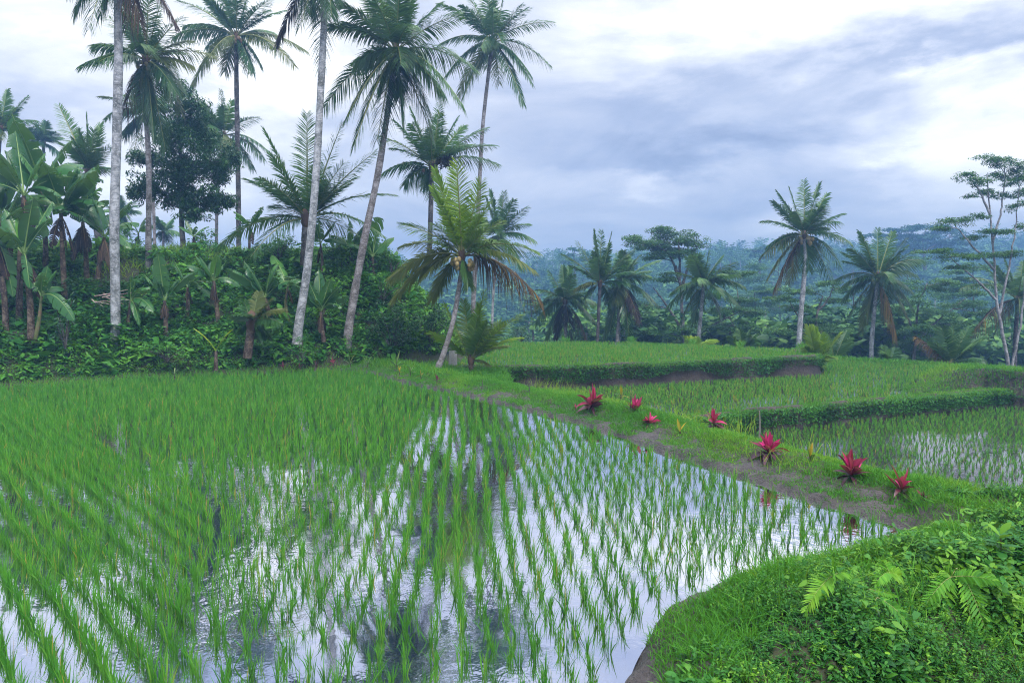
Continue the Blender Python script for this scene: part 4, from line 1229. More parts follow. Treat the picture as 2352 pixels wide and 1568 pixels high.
tree('dense dark leafy tree rising between the palms on the bank', 38, [[(420, 610), (418, 500), (416, 400), (412, 290), (405, 200)]],
     [(402, 215, 28, 32), (440, 250, 38, 34), (398, 285, 42, 40), (465, 315, 45, 42), (355, 365, 42, 30), (425, 350, 55, 42), (425, 410, 60, 40), (500, 400, 40, 42), (330, 420, 32, 30), (385, 450, 45, 28), (470, 460, 48, 30), (520, 360, 28, 32), (505, 460, 30, 22), (440, 490, 35, 18), (312, 445, 22, 16), (375, 320, 30, 28)],
     0.17, 'tree', 'wood', 1, dens=0.85, sub=14, up=-0.5, r0=0.16, grow=1.15)
tree('tree with wide flat green crown over forked stems behind the upper terrace', 60,
     [[(1572, 815), (1568, 740), (1562, 650), (1553, 610)], [(1562, 650), (1540, 590), (1510, 565)], [(1565, 660), (1585, 600), (1598, 570)], [(1562, 640), (1560, 580), (1558, 550)], [(1568, 760), (1530, 700), (1500, 660)], [(1570, 790), (1640, 745), (1700, 715)]],
     [(1522, 535, 34, 12), (1470, 558, 36, 13), (1500, 560, 44, 15), (1560, 548, 44, 16), (1602, 560, 26, 14), (1450, 545, 18, 6), (1535, 578, 50, 12), (1590, 582, 30, 8), (1505, 590, 26, 7), (1530, 640, 32, 10), (1688, 628, 42, 9), (1655, 640, 28, 7), (1700, 688, 28, 6), (1712, 716, 38, 8), (1665, 712, 42, 8), (1500, 758, 46, 8), (1575, 756, 40, 8), (1690, 752, 46, 8), (1640, 775, 40, 10), (1640, 680, 22, 6), (1480, 700, 26, 8)],
     0.2, 'shade', 'wood', 2, dens=0.6, sub=14, name='umbrella_tree', r0=0.2, grow=1.15)
tree('layered tree behind the tallest right palm trunk', 56,
     [[(1872, 830), (1874, 760), (1878, 715), (1890, 680)], [(1870, 780), (1835, 730), (1815, 695)], [(1878, 715), (1900, 690), (1915, 655)]],
     [(1800, 684, 38, 9), (1850, 668, 40, 10), (1898, 650, 32, 8), (1838, 705, 48, 8), (1915, 690, 34, 7), (1775, 760, 38, 6), (1895, 752, 38, 8), (1940, 760, 30, 9), (1860, 735, 30, 6), (1935, 660, 20, 6)],
     0.2, 'shade', 'wood', 3, dens=0.5, sub=12, name='umbrella_tree', r0=0.14)
tree('bushy layered tree between the full-crowned palm and the right edge', 56,
     [[(2095, 850), (2105, 770), (2110, 700), (2130, 650)], [(2100, 790), (2150, 740), (2200, 700)], [(2105, 770), (2080, 720), (2070, 680)]],
     [(2130, 655, 44, 16), (2100, 690, 36, 14), (2170, 648, 34, 9), (2140, 718, 46, 14), (2200, 700, 40, 12), (2240, 672, 40, 10), (2120, 758, 54, 16), (2065, 712, 30, 12), (2190, 745, 36, 12), (2250, 720, 34, 8), (2085, 790, 40, 14), (2150, 790, 40, 12)],
     0.2, 'shade', 'wood', 4, dens=0.5, sub=12, name='umbrella_tree', r0=0.15)
tree('tall thin tree with pale forked trunks and sparse foliage at right edge', 42,
     [[(2322, 880), (2306, 780), (2291, 700), (2283, 600), (2274, 500), (2268, 400)], [(2322, 860), (2338, 780), (2350, 700), (2356, 600), (2362, 450)], [(2296, 720), (2312, 640), (2330, 540), (2342, 430)], [(2284, 620), (2230, 560), (2195, 520)], [(2290, 690), (2240, 640), (2180, 590)], [(2276, 500), (2250, 440), (2222, 405)], [(2280, 560), (2300, 480), (2308, 400)]],
     [(2280, 362, 26, 9), (2305, 370, 26, 9), (2340, 378, 24, 10), (2218, 402, 22, 9), (2250, 415, 28, 9), (2300, 405, 28, 10), (2335, 415, 26, 10), (2265, 440, 22, 7), (2360, 400, 24, 12), (2195, 508, 34, 7), (2168, 522, 24, 5), (2250, 495, 20, 5), (2295, 530, 32, 6), (2148, 575, 32, 5), (2200, 588, 36, 7), (2260, 586, 30, 7), (2320, 582, 30, 8), (2195, 612, 28, 5), (2330, 470, 24, 9), (2355, 440, 26, 10), (2235, 545, 20, 5), (2300, 450, 22, 6), (2355, 520, 22, 8), (2230, 450, 14, 4)],
     0.13, 'shade', 'wood_pale', 5, dens=0.36, sub=13, name='umbrella_tree', r0=0.11, grow=1.35)
tree('pale misty wide-crowned tree on the far hill skyline', 190,
     [[(2125, 620), (2122, 580), (2118, 550)], [(2122, 580), (2160, 555), (2180, 545)], [(2122, 585), (2080, 560), (2060, 545)]],
     [(2080, 525, 45, 7), (2130, 520, 45, 8), (2180, 533, 45, 9), (2215, 545, 30, 8), (2055, 542, 30, 6), (2120, 545, 60, 8), (2180, 560, 50, 7), (2090, 562, 40, 6), (2000, 540, 30, 5), (2150, 575, 60, 8)],
     0.8, 'far', 'wood', 6, dens=0.5, sub=10, name='umbrella_tree', r0=0.5)
tree('misty layered tree on the skyline right of the leaning palm', 200,
     [[(1320, 640), (1320, 600), (1315, 585)]],
     [(1300, 585, 22, 6), (1325, 572, 20, 5), (1340, 592, 24, 6), (1300, 600, 30, 8), (1345, 580, 12, 4)],
     0.8, 'far', 'wood', 7, dens=0.5, sub=8, name='umbrella_tree', r0=0.4)
tree('misty flat tree on the skyline left of the tallest right palm', 200,
     [[(1745, 640), (1745, 600), (1748, 582)]],
     [(1730, 574, 26, 4), (1760, 568, 26, 4), (1745, 585, 34, 5), (1775, 588, 22, 5)],
     0.8, 'far', 'wood', 8, dens=0.5, sub=8, name='umbrella_tree', r0=0.4)

for i, (lb, bx_, top, Y) in enumerate([
    ('layered tree in the valley between the leaning palm and the leftmost valley palm', 1222, 700, 78),
    ('low layered tree behind the third valley palm', 1470, 715, 80),
    ('layered tree right of the flat-topped tree, lower than it', 1735, 668, 84),
    ('dark layered tree just left of the full-crowned palm', 1962, 668, 74),
    ('tall layered tree behind the low fan of dark fronds', 2236, 610, 80),
    ('misty tall layered tree rising left of the thin forked tree', 2085, 600, 105),
    ('misty layered tree between the flat-topped tree and the tallest right palm', 1790, 610, 120)]):
    tr_ = np.random.default_rng(300 + i)
    Hp = 830 - top
    wd_ = Hp * 0.45
    pads_ = [(bx_ + tr_.uniform(-1, 1) * wd_ * (0.55 + 0.45 * f_), top + Hp * 0.62 * f_ + tr_.normal(0, 4), wd_ * tr_.uniform(0.3, 0.5), wd_ * tr_.uniform(0.06, 0.12)) for f_ in np.linspace(0.02, 1, 11)]
    tree(lb, Y, [[(bx_ + 6, 880), (bx_ + 3, 780), (bx_, top + Hp * 0.3), (bx_ - 2, top + 4)]], pads_, 0.26, 'shade', 'wood', 20 + i, dens=0.5, sub=11, name='umbrella_tree', r0=0.16)

# shrubs of the bank that read as single plants
def shrub(label, base, Y, hw, hh, size, mat, seed, dens=0.7, up=0.0, ratio=0.45):
    rng = np.random.default_rng(seed + 400)
    k = Y / F
    b = at(*base, Y)
    root = thing('shrub', b, label, 'shrub')
    mb, cm = MB(), MB()
    nn = 14
    d = unit(rng.normal(size=(nn, 3))) * rng.random((nn, 1)) ** 0.4
    cc = b + A([0, 0, hh * k]) + d * A([hw * k, hw * k * 0.8, hh * k])
    for c in cc:
        v, q = tube(bez(b, (b + c) / 2 + A([0, 0, 0.2]), c, np.linspace(0, 1, 6)), np.linspace(0.03, 0.008, 6), 5)
        mb.add(v, q, 0)
    area = 26 * hw * hh * k * k
    cluster_leaves(cm, cc, [A([0.38 * hw, 0.38 * hw, 0.38 * hh]) * k * rng.uniform(.7, 1.3) for _ in range(nn)], [int(dens * area / nn / size ** 2)] * nn, size, rng, 0.45, up, ratio)
    link('stem', mb.mesh('stem', M['wood'], True, b), root)
    link('foliage', cm.mesh('foliage', M[mat], False, b), root)
shrub('grey-green cassava shrub left of the tall pale trunk', (150, 800), 25.5, 30, 62, 0.16, 'grey_leaf', 1, 0.35, -0.2, 0.3)
shrub('rounded leafy shrub at the foot of the rust-stained trunk', (690, 835), 28, 42, 30, 0.13, 'under', 2)
shrub('dense dark shrub filling the right end of the bank', (905, 810), 30.4, 55, 68, 0.14, 'tree', 3, 0.8)
shrub('dark overhanging shrub behind the leaning yellow-green palm', (985, 800), 31.5, 42, 58, 0.14, 'tree', 4, 0.8)
shrub('bright green shrub below the bank top beside the widest palm', (880, 690), 31.5, 45, 32, 0.14, 'under', 5, 0.7)
shrub('leafy shrub low on the slope left of the cut-down banana', (385, 830), 26.6, 60, 26, 0.13, 'under', 6)
shrub('leafy shrub on the bank crest beside the brown-fronded palm', (290, 585), 36, 42, 30, 0.15, 'under', 11)
shrub('shrub on the bank crest right of the leafy tree trunk', (480, 590), 36.5, 45, 34, 0.15, 'under', 12)
shrub('tall bushy shrub on the crest below the bare-spear palm', (640, 600), 35, 44, 36, 0.14, 'under', 13)
shrub('bright bush on the crest left of the widest palm trunk', (765, 605), 35, 40, 26, 0.14, 'under', 14)
shrub('low bush near the right end of the bank crest', (900, 625), 33.5, 34, 20, 0.13, 'under', 15)
shrub('dark dense bush under the far-left banana clump', (110, 700), 28.5, 75, 45, 0.16, 'tree', 16)
shrub('dark small tree-like shrub behind the low young palm', (1195, 790), 46, 28, 22, 0.16, 'tree', 7)

# ------------------------------------------------------------------ forest on the far hill
def tree_template(rng, kind):
    mb = MB()
    if kind == 0:   # round broadleaf
        nn = 10
        d = unit(rng.normal(size=(nn, 3)))
        cc = A([0, 0, 0.62]) + d * A([0.26, 0.26, 0.28])
        cluster_leaves(mb, cc, [A([0.17, 0.17, 0.14]) * rng.uniform(.7, 1.2) for _ in range(nn)], [26] * nn, 0.085, rng, 0.45, 0.1, 0.7, 0.35)
    elif kind == 1:  # umbrella
        nn = 9
        d = unit(rng.normal(size=(nn, 3)))
        cc = A([0, 0, 0.85]) + d * A([0.42, 0.42, 0.12])
        cluster_leaves(mb, cc, [A([0.2, 0.2, 0.035]) for _ in range(nn)], [22] * nn, 0.085, rng, 0.5, 0.1, 0.7, 0.3)
    else:           # conical slim
        nn = 9
        zz = np.linspace(0.3, 0.97, nn)
        cc = np.stack([rng.normal(0, 0.05, nn), rng.normal(0, 0.05, nn), zz], 1)
        cluster_leaves(mb, cc, [A([0.2, 0.2, 0.09]) * (1.15 - z) * 1.2 for z in zz], [26] * nn, 0.075, rng, 0.45, 0.1, 0.7, 0.35)
    v, q = tube(A([[0, 0, -0.1], [0, 0, 0.4], [0, 0, 0.8]]), [0.02, 0.016, 0.008], 5)
    mb.add(v, q, 1)
    return mb
fr = np.random.default_rng(21)
TPL = []
for k in range(9):
    t_ = tree_template(fr, k % 3)
    TPL.append((np.concatenate(t_.V), np.concatenate(t_.F), np.concatenate(t_.I), np.concatenate(t_.T)))
def palm_template(rng):
    mb = MB()
    C = spline([A([0, 0, -0.05]), A([0.03, 0, 0.35]), A([0.05, 0, 0.72])], 8)
    v, q = tube(C, np.linspace(0.016, 0.01, 8), 5)
    mb.add(v, q, 1)
    for j in range(18):
        a, e = j * 2.4, math.radians(75 - 115 * j / 18)
        vec = A([math.cos(a) * math.cos(e), math.sin(a) * math.cos(e), math.sin(e)]) * 0.27
        t = np.linspace(0, 1, 7)
        P = bez(np.zeros(3), vec * 0.45 + A([0, 0, 0.07]), vec, t) + C[-1]
        T = unit(np.gradient(P, axis=0))
        S = unit(np.cross(T, A([0.1, 0.05, 1.0])))
        for sg in (-1, 1):
            v, q = ribbons(P, unit(S * sg + T * 0.8), 0.075 * np.interp(t, [0, .5, 1], [.4, 1, .6]), 0.022, np.tile(A([0, 0, -0.6]), (7, 1)), LP, T, rng)
            mb.add(v, q, 0, 0.45 + rng.normal(0, 0.1))
    return mb
PT = []
for k in range(3):
    t_ = palm_template(fr)
    TPL.append((np.concatenate(t_.V), np.concatenate(t_.F), np.concatenate(t_.I), np.concatenate(t_.T)))
    PT.append(t_.mesh('palm_tree', [M['far'], M['wood_pale']]))
TT = [mesh('forest_tree', *TPL[k][:2], [M['far'], M['wood_pale']], TPL[k][2], TPL[k][3]) for k in range(9)]

def view_px(p):
    d = p - A([0, 0, H])
    f = d[1] * CT - d[2] * ST
    return CX + F * d[0] / f, CY - F * (d[1] * ST + d[2] * CT) / f

# the mass of the forest
mb = MB()
cnt = 0
for _ in range(5200):
    y = 62 + 330 * fr.random() ** 1.15
    x = fr.uniform(-0.5 if y < 110 else -0.72, 0.86) * y
    if x < 4 and y < 75:
        continue
    z = float(terrain_z(x, y))
    u, v_ = view_px(A([x, y, z + 5]))
    if u < -200 or u > 2500 or (u < 1040 and y < 200):
        continue
    hgt = fr.uniform(7, 15) * (0.75 if y < 100 else 1.0)
    top = view_px(A([x, y, z + hgt]))[1]
    lim = 700 if y < 130 else (625 if y < 220 else 618 - 0.045 * (u - 1100) + fr.normal(0, 9) - fr.exponential(9))
    if y > 290 and fr.random() < 0.3:
        hgt = min(24, max(hgt, H - z + (676 - lim) / F * y))
    if top < lim:
        hgt *= max(0.3, (H - z + (676 - lim) / F * y) / hgt) if (H - z + (676 - lim) / F * y) < hgt else 1
    if hgt < 3:
        continue
    k = int(fr.integers(0, len(TPL)))
    Vt, Ft, It, Tt = TPL[k]
    a = fr.uniform(0, 6.28)
    ca, sa = math.cos(a) * hgt, math.sin(a) * hgt
    wx = fr.uniform(0.8, 1.25)
    Vn = np.stack([(Vt[:, 0] * ca - Vt[:, 1] * sa) * wx + x, (Vt[:, 0] * sa + Vt[:, 1] * ca) * wx + y, Vt[:, 2] * hgt + z], 1)
    mb.V.append(Vn); mb.F.append(Ft + mb.n); mb.I.append(It); mb.T.append(Tt + fr.normal(0, 0.24)); mb.n += len(Vn)
    cnt += 1
tag(link('forest', mb.mesh('forest', [M['far'], M['wood_pale']])), 'misty blue-green forest covering the far valley side', 'forest', None, 'stuff')
print('forest trees', cnt, 'faces', sum(len(f_) for f_ in mb.F))

# single distant palms and trees that stand clear of the mass
def far_tree(me, px, py_top, Y, label, cat, name, group):
    p = at(px, py_top, Y)
    z = float(terrain_z(p[0], Y))
    hgt = max(5.0, p[2] - z)
    o = link(name, me, None, (p[0], Y, z))
    s = hgt / (0.98 if name != 'palm_tree' else 0.97)
    w = min(s, 15)
    o.scale = (w, w, s)
    o.rotation_euler = (0, 0, fr.uniform(0, 6.28))
    return tag(o, label, cat, group)
G1 = 'palms on the misty skyline'
for i, (px, py, Y, lb) in enumerate([
    (1250, 588, 260, 'lone small palm at the left end of the misty skyline'),
    (1280, 572, 250, 'misty palm close beside the layered skyline tree'),
    (1655, 556, 230, 'tallest misty palm right of the flat green crown'),
    (1683, 560, 235, 'middle misty palm of three right of the flat green crown'),
    (1706, 566, 240, 'lowest misty palm of three right of the flat green crown'),
    (1490, 600, 240, 'misty palm glimpsed under the flat green crown'),
    (895, 572, 260, 'misty palm at the right end of the left bank crest'),
    (1965, 585, 240, 'misty palm between the two big right palms')]):
    far_tree(PT[i % 3], px, py, Y, lb, 'palm tree', 'palm_tree', G1)
for i, (px, py, Y, lb) in enumerate([
    (1215, 690, 110, 'pale slim conical tree in the valley right of the leaning palm'),
    (1240, 640, 170, 'misty round tree on the slope under the lone skyline palm'),
    (1760, 650, 150, 'misty tree on the slope left of the tallest right palm'),
    (1720, 640, 160, 'misty tree above the terrace left of the tallest right palm'),
    (2150, 640, 150, 'misty tree on the slope right of the full-crowned palm')]):
    far_tree(TT[(2, 0, 3, 6, 0)[i]], px, py, Y, lb, 'tree', 'forest_tree', 'single trees on the far slope')

# ------------------------------------------------------------------ red cordylines and small plants on the bund
BL = A([0.22, 0.75, 1.0, 0.85, 0.45, 0.05])
def rosette(name, label, cat, px, py, height_px, nl, mats, seed, z=0.22, width=0.2, stem_px=0.25, group=None, spread=1.0, upright=0.4, pts=BL, stem_mat='stem'):
    """leafy rosette: base at picture point on ground height z"""
    rng = np.random.default_rng(seed + 700)
    b = gp(px, py, z)
    k = b[1] / F
    Hh = height_px * k * (1.02 if name == 'cordyline' else 1.1)
    root = thing(name, b, label, cat, group)
    c = A([rng.normal(0, 0.02), rng.normal(0, 0.02), Hh * stem_px])
    v, q = tube(spline([A([0, 0, -0.05]), c * 0.5 + A([0.01, 0, 0]), c], 6), np.linspace(0.02, 0.012, 6), 6)
    link('stem', mesh('stem', v, q, M[stem_mat], smooth=True), root)
    L = Hh * (1 - stem_px) * 1.08
    for j in range(nl):
        f = j / max(1, nl - 1)
        e = math.radians(np.interp(f, [0, 0.5, 1], [84, 52, 0]) * (0.6 + upright) + rng.normal(0, 10))
        a = j * 2.4 + rng.normal(0, 0.3) + seed
        ln = L * np.interp(f, [0, 0.3, 1], [1.0, 0.98, 0.8]) * rng.uniform(0.7, 1.12)
        d = A([[math.cos(a) * math.cos(e) * spread, math.sin(a) * math.cos(e) * spread, math.sin(e)]])
        bend = A([[0, 0, -0.1 - 0.55 * (0.15 + f) * rng.uniform(0.2, 1.3)]])
        side = np.cross(d, A([[0, 0, 1.0]])) + rng.normal(0, 0.45, (1, 3))
        base = c[None] - A([[0, 0, f * Hh * stem_px * 0.55]])
        sdu = unit(side)
        mbx = MB()
        # two halves folded along the midrib
        t = np.linspace(0, 1, len(pts))[None, :, None]
        P = (base[:, None] + d[:, None] * ln * t + bend[:, None] * ln * t * t)[0]
        nrm = unit(np.cross(sdu, d))[0]
        w = width * ln * 0.5 * pts[:, None]
        l_ = P - sdu * w + nrm * w * 0.35
        r_ = P + sdu * w + nrm * w * 0.35
        Vv = np.concatenate([l_, P, r_])
        S = len(pts)
        qs = [[i, i + 1, S + i + 1, S + i] for i in range(S - 1)] + [[S + i, S + i + 1, 2 * S + i + 1, 2 * S + i] for i in range(S - 1)]
        tb = float(np.clip(0.8 - 0.75 * f + rng.normal(0, 0.22), 0, 1))
        mbx.add(Vv, qs, 0, np.clip(np.r_[np.full(S, tb - 0.22), np.full(S, tb + 0.12), np.full(S, tb - 0.3)] + np.tile(np.linspace(-0.15, 0.1, S), 3), 0, 1))
        m = mats[0] if f < 0.62 + rng.normal(0, 0.1) else mats[-1]
        link('leaf', mbx.mesh('leaf', M[m], True), root)
    return root
GC = 'red cordylines along the grassy bund'
for i, (px, py, hp, nl, lb, kw) in enumerate([
    (1360, 942, 62, 15, 'crimson cordyline farthest up the bund, standing alone', {}),
    (1458, 955, 52, 13, 'crimson cordyline beside a thin bare upright stick', {}),
    (1494, 976, 36, 11, 'low spreading crimson cordyline right beside the stick plant', {'upright': 0.15, 'stem_px': 0.15}),
    (1638, 990, 62, 10, 'cordyline with small pink top and dark bronze lower leaves', {'stem_px': 0.42}),
    (1765, 1052, 76, 17, 'full fan-shaped magenta cordyline in the middle of the row', {}),
    (1950, 1104, 84, 16, 'largest crimson cordyline with bare pale lower leaves', {}),
    (2068, 1136, 70, 9, 'sparse pale pink cordyline nearest the near mound', {'upright': 0.3}),
    (2118, 1152, 36, 10, 'small dark maroon cordyline at the near end of the row', {'stem_px': 0.1, 'mats': ['maroon', 'maroon']})]):
    mats = kw.pop('mats', ['red', 'maroon'])
    rosette('cordyline', lb, 'cordyline', px, py, hp, int(nl * 1.9), mats, i, group=GC, width=0.28, **kw)
for i, (px, py, hp, nl, lb, mat, kw) in enumerate([
    (1425, 915, 35, 6, 'small yellow-streaked croton behind the farthest cordyline', 'croton', {}),
    (1560, 1000, 42, 5, 'pale yellow upright leaves between two cordylines', 'croton', {'upright': 0.9}),
    (1858, 1072, 62, 6, 'yellow and green croton between the two largest cordylines', 'croton', {'upright': 0.8}),
    (917, 860, 22, 5, 'bright yellow croton in front of the leaning palm', 'croton', {'upright': 0.8}),
    (966, 868, 24, 6, 'orange-yellow croton at the foot of the leaning palm', 'croton', {}),
    (806, 842, 34, 12, 'pale spiky plant at the corner of the rice field', 'spear', {'width': 0.09}),
    (843, 842, 30, 10, 'second pale spiky plant, right of the field corner', 'spear', {'width': 0.09}),
    (911, 850, 46, 14, 'tall tufted spiky plant at the bank foot before the dark shrub', 'spear', {'width': 0.09, 'upright': 0.7}),
    (942, 862, 30, 9, 'striped green croton between two yellow crotons', 'spear', {'width': 0.14, 'upright': 0.8}),
    (400, 868, 34, 6, 'upright green spear-leaved plant at the left field edge', 'spear', {'width': 0.14, 'upright': 0.9}),
    (690, 848, 20, 8, 'small dark red plant left at the foot of the bank', 'maroon', {}),
    (727, 846, 22, 8, 'bushier dark red plant at the foot of the bank', 'maroon', {}),
    (650, 848, 18, 7, 'tiny near-black plant at the bank foot below the rust-stained trunk', 'maroon', {}),
    (766, 844, 24, 8, 'red-topped plant by the corner of the rice field', 'red', {'stem_px': 0.4}),
    (1003, 878, 20, 10, 'reddish low plant on the bund before the low young palm', 'maroon', {}),
    (1160, 893, 12, 6, 'tiny crimson seedling on the far bund', 'red', {}),
    (1322, 938, 14, 6, 'tiny crimson sprout left of the farthest cordyline', 'red', {}),
]):
    rosette('bund_plant', lb, 'small plant', px, py, hp, nl, [mat], 40 + i, z=0.2, width=kw.pop('width', 0.22), **kw)

# sticks and stakes
def stick(name, label, cat, p0, p1, Yb, r, mat, twigs=0, seed=0, z=0.22):
    b = gp(*p0, z)
    t = at(*p1, b[1]) - b
    rng = np.random.default_rng(seed)
    mb = MB()
    v, q = tube(spline([A([0, 0, -0.1]), t * 0.5 + A([0.012, 0, 0]), t], 8), np.linspace(r, r * 0.6, 8), 6)
    mb.add(v, q, 0)
    for j in range(twigs):
        s = t * rng.uniform(0.7, 1.0)
        v, q = tube(np.linspace(s, s + A([rng.normal(0, 0.09), rng.normal(0, 0.05), rng.uniform(0.03, 0.14)]), 4), np.linspace(r * 0.5, r * 0.2, 4), 5)
        mb.add(v, q, 0)
    o = link(name, mb.mesh(name, M[mat], True), None, b)
    return tag(o, label, cat)
stick('stick', 'thin bare stick with a fork beside a cordyline', 'stick', (1446, 955), (1450, 876), 0, 0.012, 'wood', 2, 1)
stick('stake', 'short pale grey stake standing in front of the second terrace wall', 'stake', (1744, 1000), (1744, 942), 0, 0.02, 'stake', 0, 2)
stick('stick', 'short dark stick with frayed top on the far bund', 'stick', (1216, 905), (1214, 880), 0, 0.02, 'wood', 6, 3)
stick('stick', 'small dark stick beside the low young palm on the bund', 'stick', (1106, 893), (1108, 874), 0, 0.015, 'wood', 1, 4)

# fallen dry branch heap on the bank slope
rng = np.random.default_rng(55)
mb = MB()
b = at(240, 690, 28)
for j in range(9):
    p = A([rng.uniform(-0.8, 0.3), rng.uniform(-0.3, 0.3), rng.uniform(-0.1, 0.35)])
    d = A([rng.uniform(0.5, 1.2), rng.normal(0, 0.2), rng.uniform(-0.35, 0.35)])
    v, q = tube(np.linspace(p, p + d, 5) + rng.normal(0, 0.015, (5, 3)), np.linspace(0.03, 0.012, 5), 5)
    mb.add(v, q, 0)
tag(link('fallen_branches', mb.mesh('fallen_branches', M['dry_twig']), None, b), 'bare pinkish fallen branches on the slope beside the pale trunk', 'branches')
stick('branch', 'brown dead branch lying in the herbs of the near mound', 'branch', (1955, 1530), (2050, 1502), 0, 0.012, 'dry_twig', 0, 6, z=-0.1)

# weathered stone post behind the leaning palm
b = gp(1040, 838, 0.1)
root = thing('stone_post', b, 'weathered grey stone post with pale cap behind the leaning palm', 'stone post')
v, q = tube(A([[0, 0, -0.1], [0, 0, 0.3], [0, 0, 0.62], [0, 0, 0.66]]), [0.2, 0.18, 0.17, 0.14], 8)
link('shaft', mesh('shaft', v, q, M['stone']), root)
v, q = tube(A([[0, 0, 0.66], [0, 0, 0.7], [0, 0, 0.85], [0, 0, 0.95], [0, 0, 0.955]]), [0.13, 0.19, 0.17, 0.08, 0.005], 8)
link('cap', mesh('cap', v, q, M['stone']), root)

# ------------------------------------------------------------------ ferns and a broad-leaved plant on the near mound
def fern(label, px, py, z, fr_px, seed, ll=0.07, lab=None):
    rng = np.random.default_rng(seed + 60)
    b = gp(px, py, z)
    b[2] = float(fg_z(b[0], b[1])) + 0.26
    k = b[1] / F
    root = thing('fern', b, label, 'fern', 'ferns on the near mound')
    for (tx, ty, dy, ar) in fr_px:
        vec = at(tx, ty, b[1] + dy) - b
        link('frond', frond_mesh(vec, ar, rng, 24, ll * 1.5, 0.026, 0.12, 0.6 + rng.normal(0, 0.15), [M['fern'], M['rachis']], 0.005, 0.08, 0.02, rng.normal(0, 0.15), 'frond', (0.0, -0.75, 0.65)), root)
    return root
fern('upright bright fern facing the rice field on the near mound', 1912, 1440, 0.25, [(1912, 1300, -0.1, 0.02), (1945, 1315, 0.15, 0.1), (1850, 1400, -0.2, 0.2)], 1, 0.085)
fern('fern with curling frond beside the heart-leaved vine', 2040, 1400, 0.2, [(2030, 1290, 0.1, 0.05), (2065, 1320, 0.0, 0.1), (2010, 1340, -0.2, 0.2)], 2)
fern('fern with long arching frond below the broad-leaved plant', 2180, 1430, 0.1, [(2170, 1310, 0.0, 0.05), (2290, 1335, -0.2, 0.15), (2230, 1340, 0.1, 0.1), (2120, 1400, -0.2, 0.2)], 3)
fern('pale fern frond rolled like a rope across the mound', 1990, 1480, 0.1, [(2058, 1368, 0.05, 0.03)], 4, 0.03)
fern('dark drooping fern in the hollow at the right edge', 2190, 1455, -0.05, [(2290, 1545, -0.5, 0.3), (2250, 1560, -0.5, 0.3), (2352, 1480, -0.2, 0.2), (2120, 1500, -0.4, 0.2)], 5, 0.09)
fern('fern cut by the right picture edge', 2345, 1480, -0.2, [(2290, 1410, 0.1, 0.1), (2400, 1520, -0.4, 0.3), (2300, 1540, -0.5, 0.3), (2380, 1400, 0, .1)], 6, 0.08)
fern('low fern creeping sideways in the herbs', 2010, 1500, 0.05, [(2100, 1445, 0.0, 0.15), (2120, 1470, -0.2, 0.2), (1960, 1500, -0.2, 0.15)], 7, 0.06)
b = gp(2290, 1395, 0.0)
b[2] = float(fg_z(b[0], b[1])) + 0.12
rng = np.random.default_rng(66)
root = thing('broadleaf_plant', b, 'plant with big oval shining leaves at the right edge of the mound', 'plant')
v, q = tube(spline([A([0, 0, -0.05]), A([0.01, 0, 0.15]), A([0.0, 0, 0.32])], 6), np.linspace(0.012, 0.007, 6), 6)
link('stem', mesh('stem', v, q, M['stem_g'], smooth=True), root)
OV = A([0.2, 0.75, 1.0, 0.95, 0.6, 0.08])
for j in range(11):
    a, e = j * 2.4, math.radians(np.interp(j, [0, 10], [60, -20]))
    d = A([[math.cos(a) * math.cos(e), math.sin(a) * math.cos(e), math.sin(e)]])
    v, q = ribbons(A([[0, 0, 0.34 - 0.025 * j]]), d, [0.2], [0.1], A([[0, 0, -0.25]]), OV, np.cross(d, A([[0, 0, 1.0]])) + 0.05, rng)
    link('leaf', mesh('leaf', v, q, M['herb'], tint=np.full(len(v), 0.85 if j < 3 else 0.4), smooth=True), root)

# ------------------------------------------------------------------ haze
bx = A([[-425, -32, -22], [425, -32, -22], [425, 482, -22], [-425, 482, -22], [-425, -32, 36], [425, -32, 36], [425, 482, 36], [-425, 482, 36]], float)
fq = A([[3, 2, 1, 0], [4, 5, 6, 7], [0, 1, 5, 4], [1, 2, 6, 5], [2, 3, 7, 6], [3, 0, 4, 7]])
m, k, out = new_mat('haze_air')
pv = k.n('ShaderNodeVolumePrincipled', ins={'Color': (0.29, 0.54, 1.0, 1), 'Density': 0.0027, 'Anisotropy': 0.68})
k.t.links.new(pv.outputs[0], out.inputs['Volume'])
tag(link('haze', mesh('haze', bx, fq, m)), 'thin blue morning haze in the air over the valley', 'haze', None, 'stuff')

# ------------------------------------------------------------------ sky and light
w = bpy.data.worlds.new('World')
scene.world = w
w.use_nodes = True
t = w.node_tree
t.nodes.clear()
k = NT(t)
SUN_EL, SUN_AZ = math.radians(50), math.radians(150)     # azimuth measured from +Y towards +X
sky = k.n('ShaderNodeTexSky', sky_type='NISHITA', sun_disc=False, sun_elevation=SUN_EL, sun_rotation=SUN_AZ)
tc = k.n('ShaderNodeTexCoord')
g = tc.outputs['Generated']
sp = k.n('ShaderNodeSeparateXYZ', ins={0: g})
az = k.m('ARCTAN2', sp.outputs[0], sp.outputs[1])
el = k.m('ARCSINE', sp.outputs[2])
cv = k.n('ShaderNodeCombineXYZ', ins={0: az, 1: k.m('MULTIPLY', el, 2.6), 2: 0.0})
n_big = k.n('ShaderNodeTexNoise', ins={'Vector': cv.outputs[0], 'Scale': 3.2, 'Detail': 9.0, 'Roughness': 0.6, 'Distortion': 0.7})
n_w = k.n('ShaderNodeTexNoise', ins={'Vector': cv.outputs[0], 'Scale': 6.0, 'Detail': 8.0, 'Roughness': 0.6})
wr = k.n('ShaderNodeSeparateXYZ', ins={0: n_w.outputs['Color']})
wx = k.m('MULTIPLY', k.m('SUBTRACT', wr.outputs[0], 0.5), 0.5)
wy = k.m('MULTIPLY', k.m('SUBTRACT', wr.outputs[1], 0.5), 0.17)
A2, E2 = k.m('ADD', az, wx), k.m('ADD', el, wy)
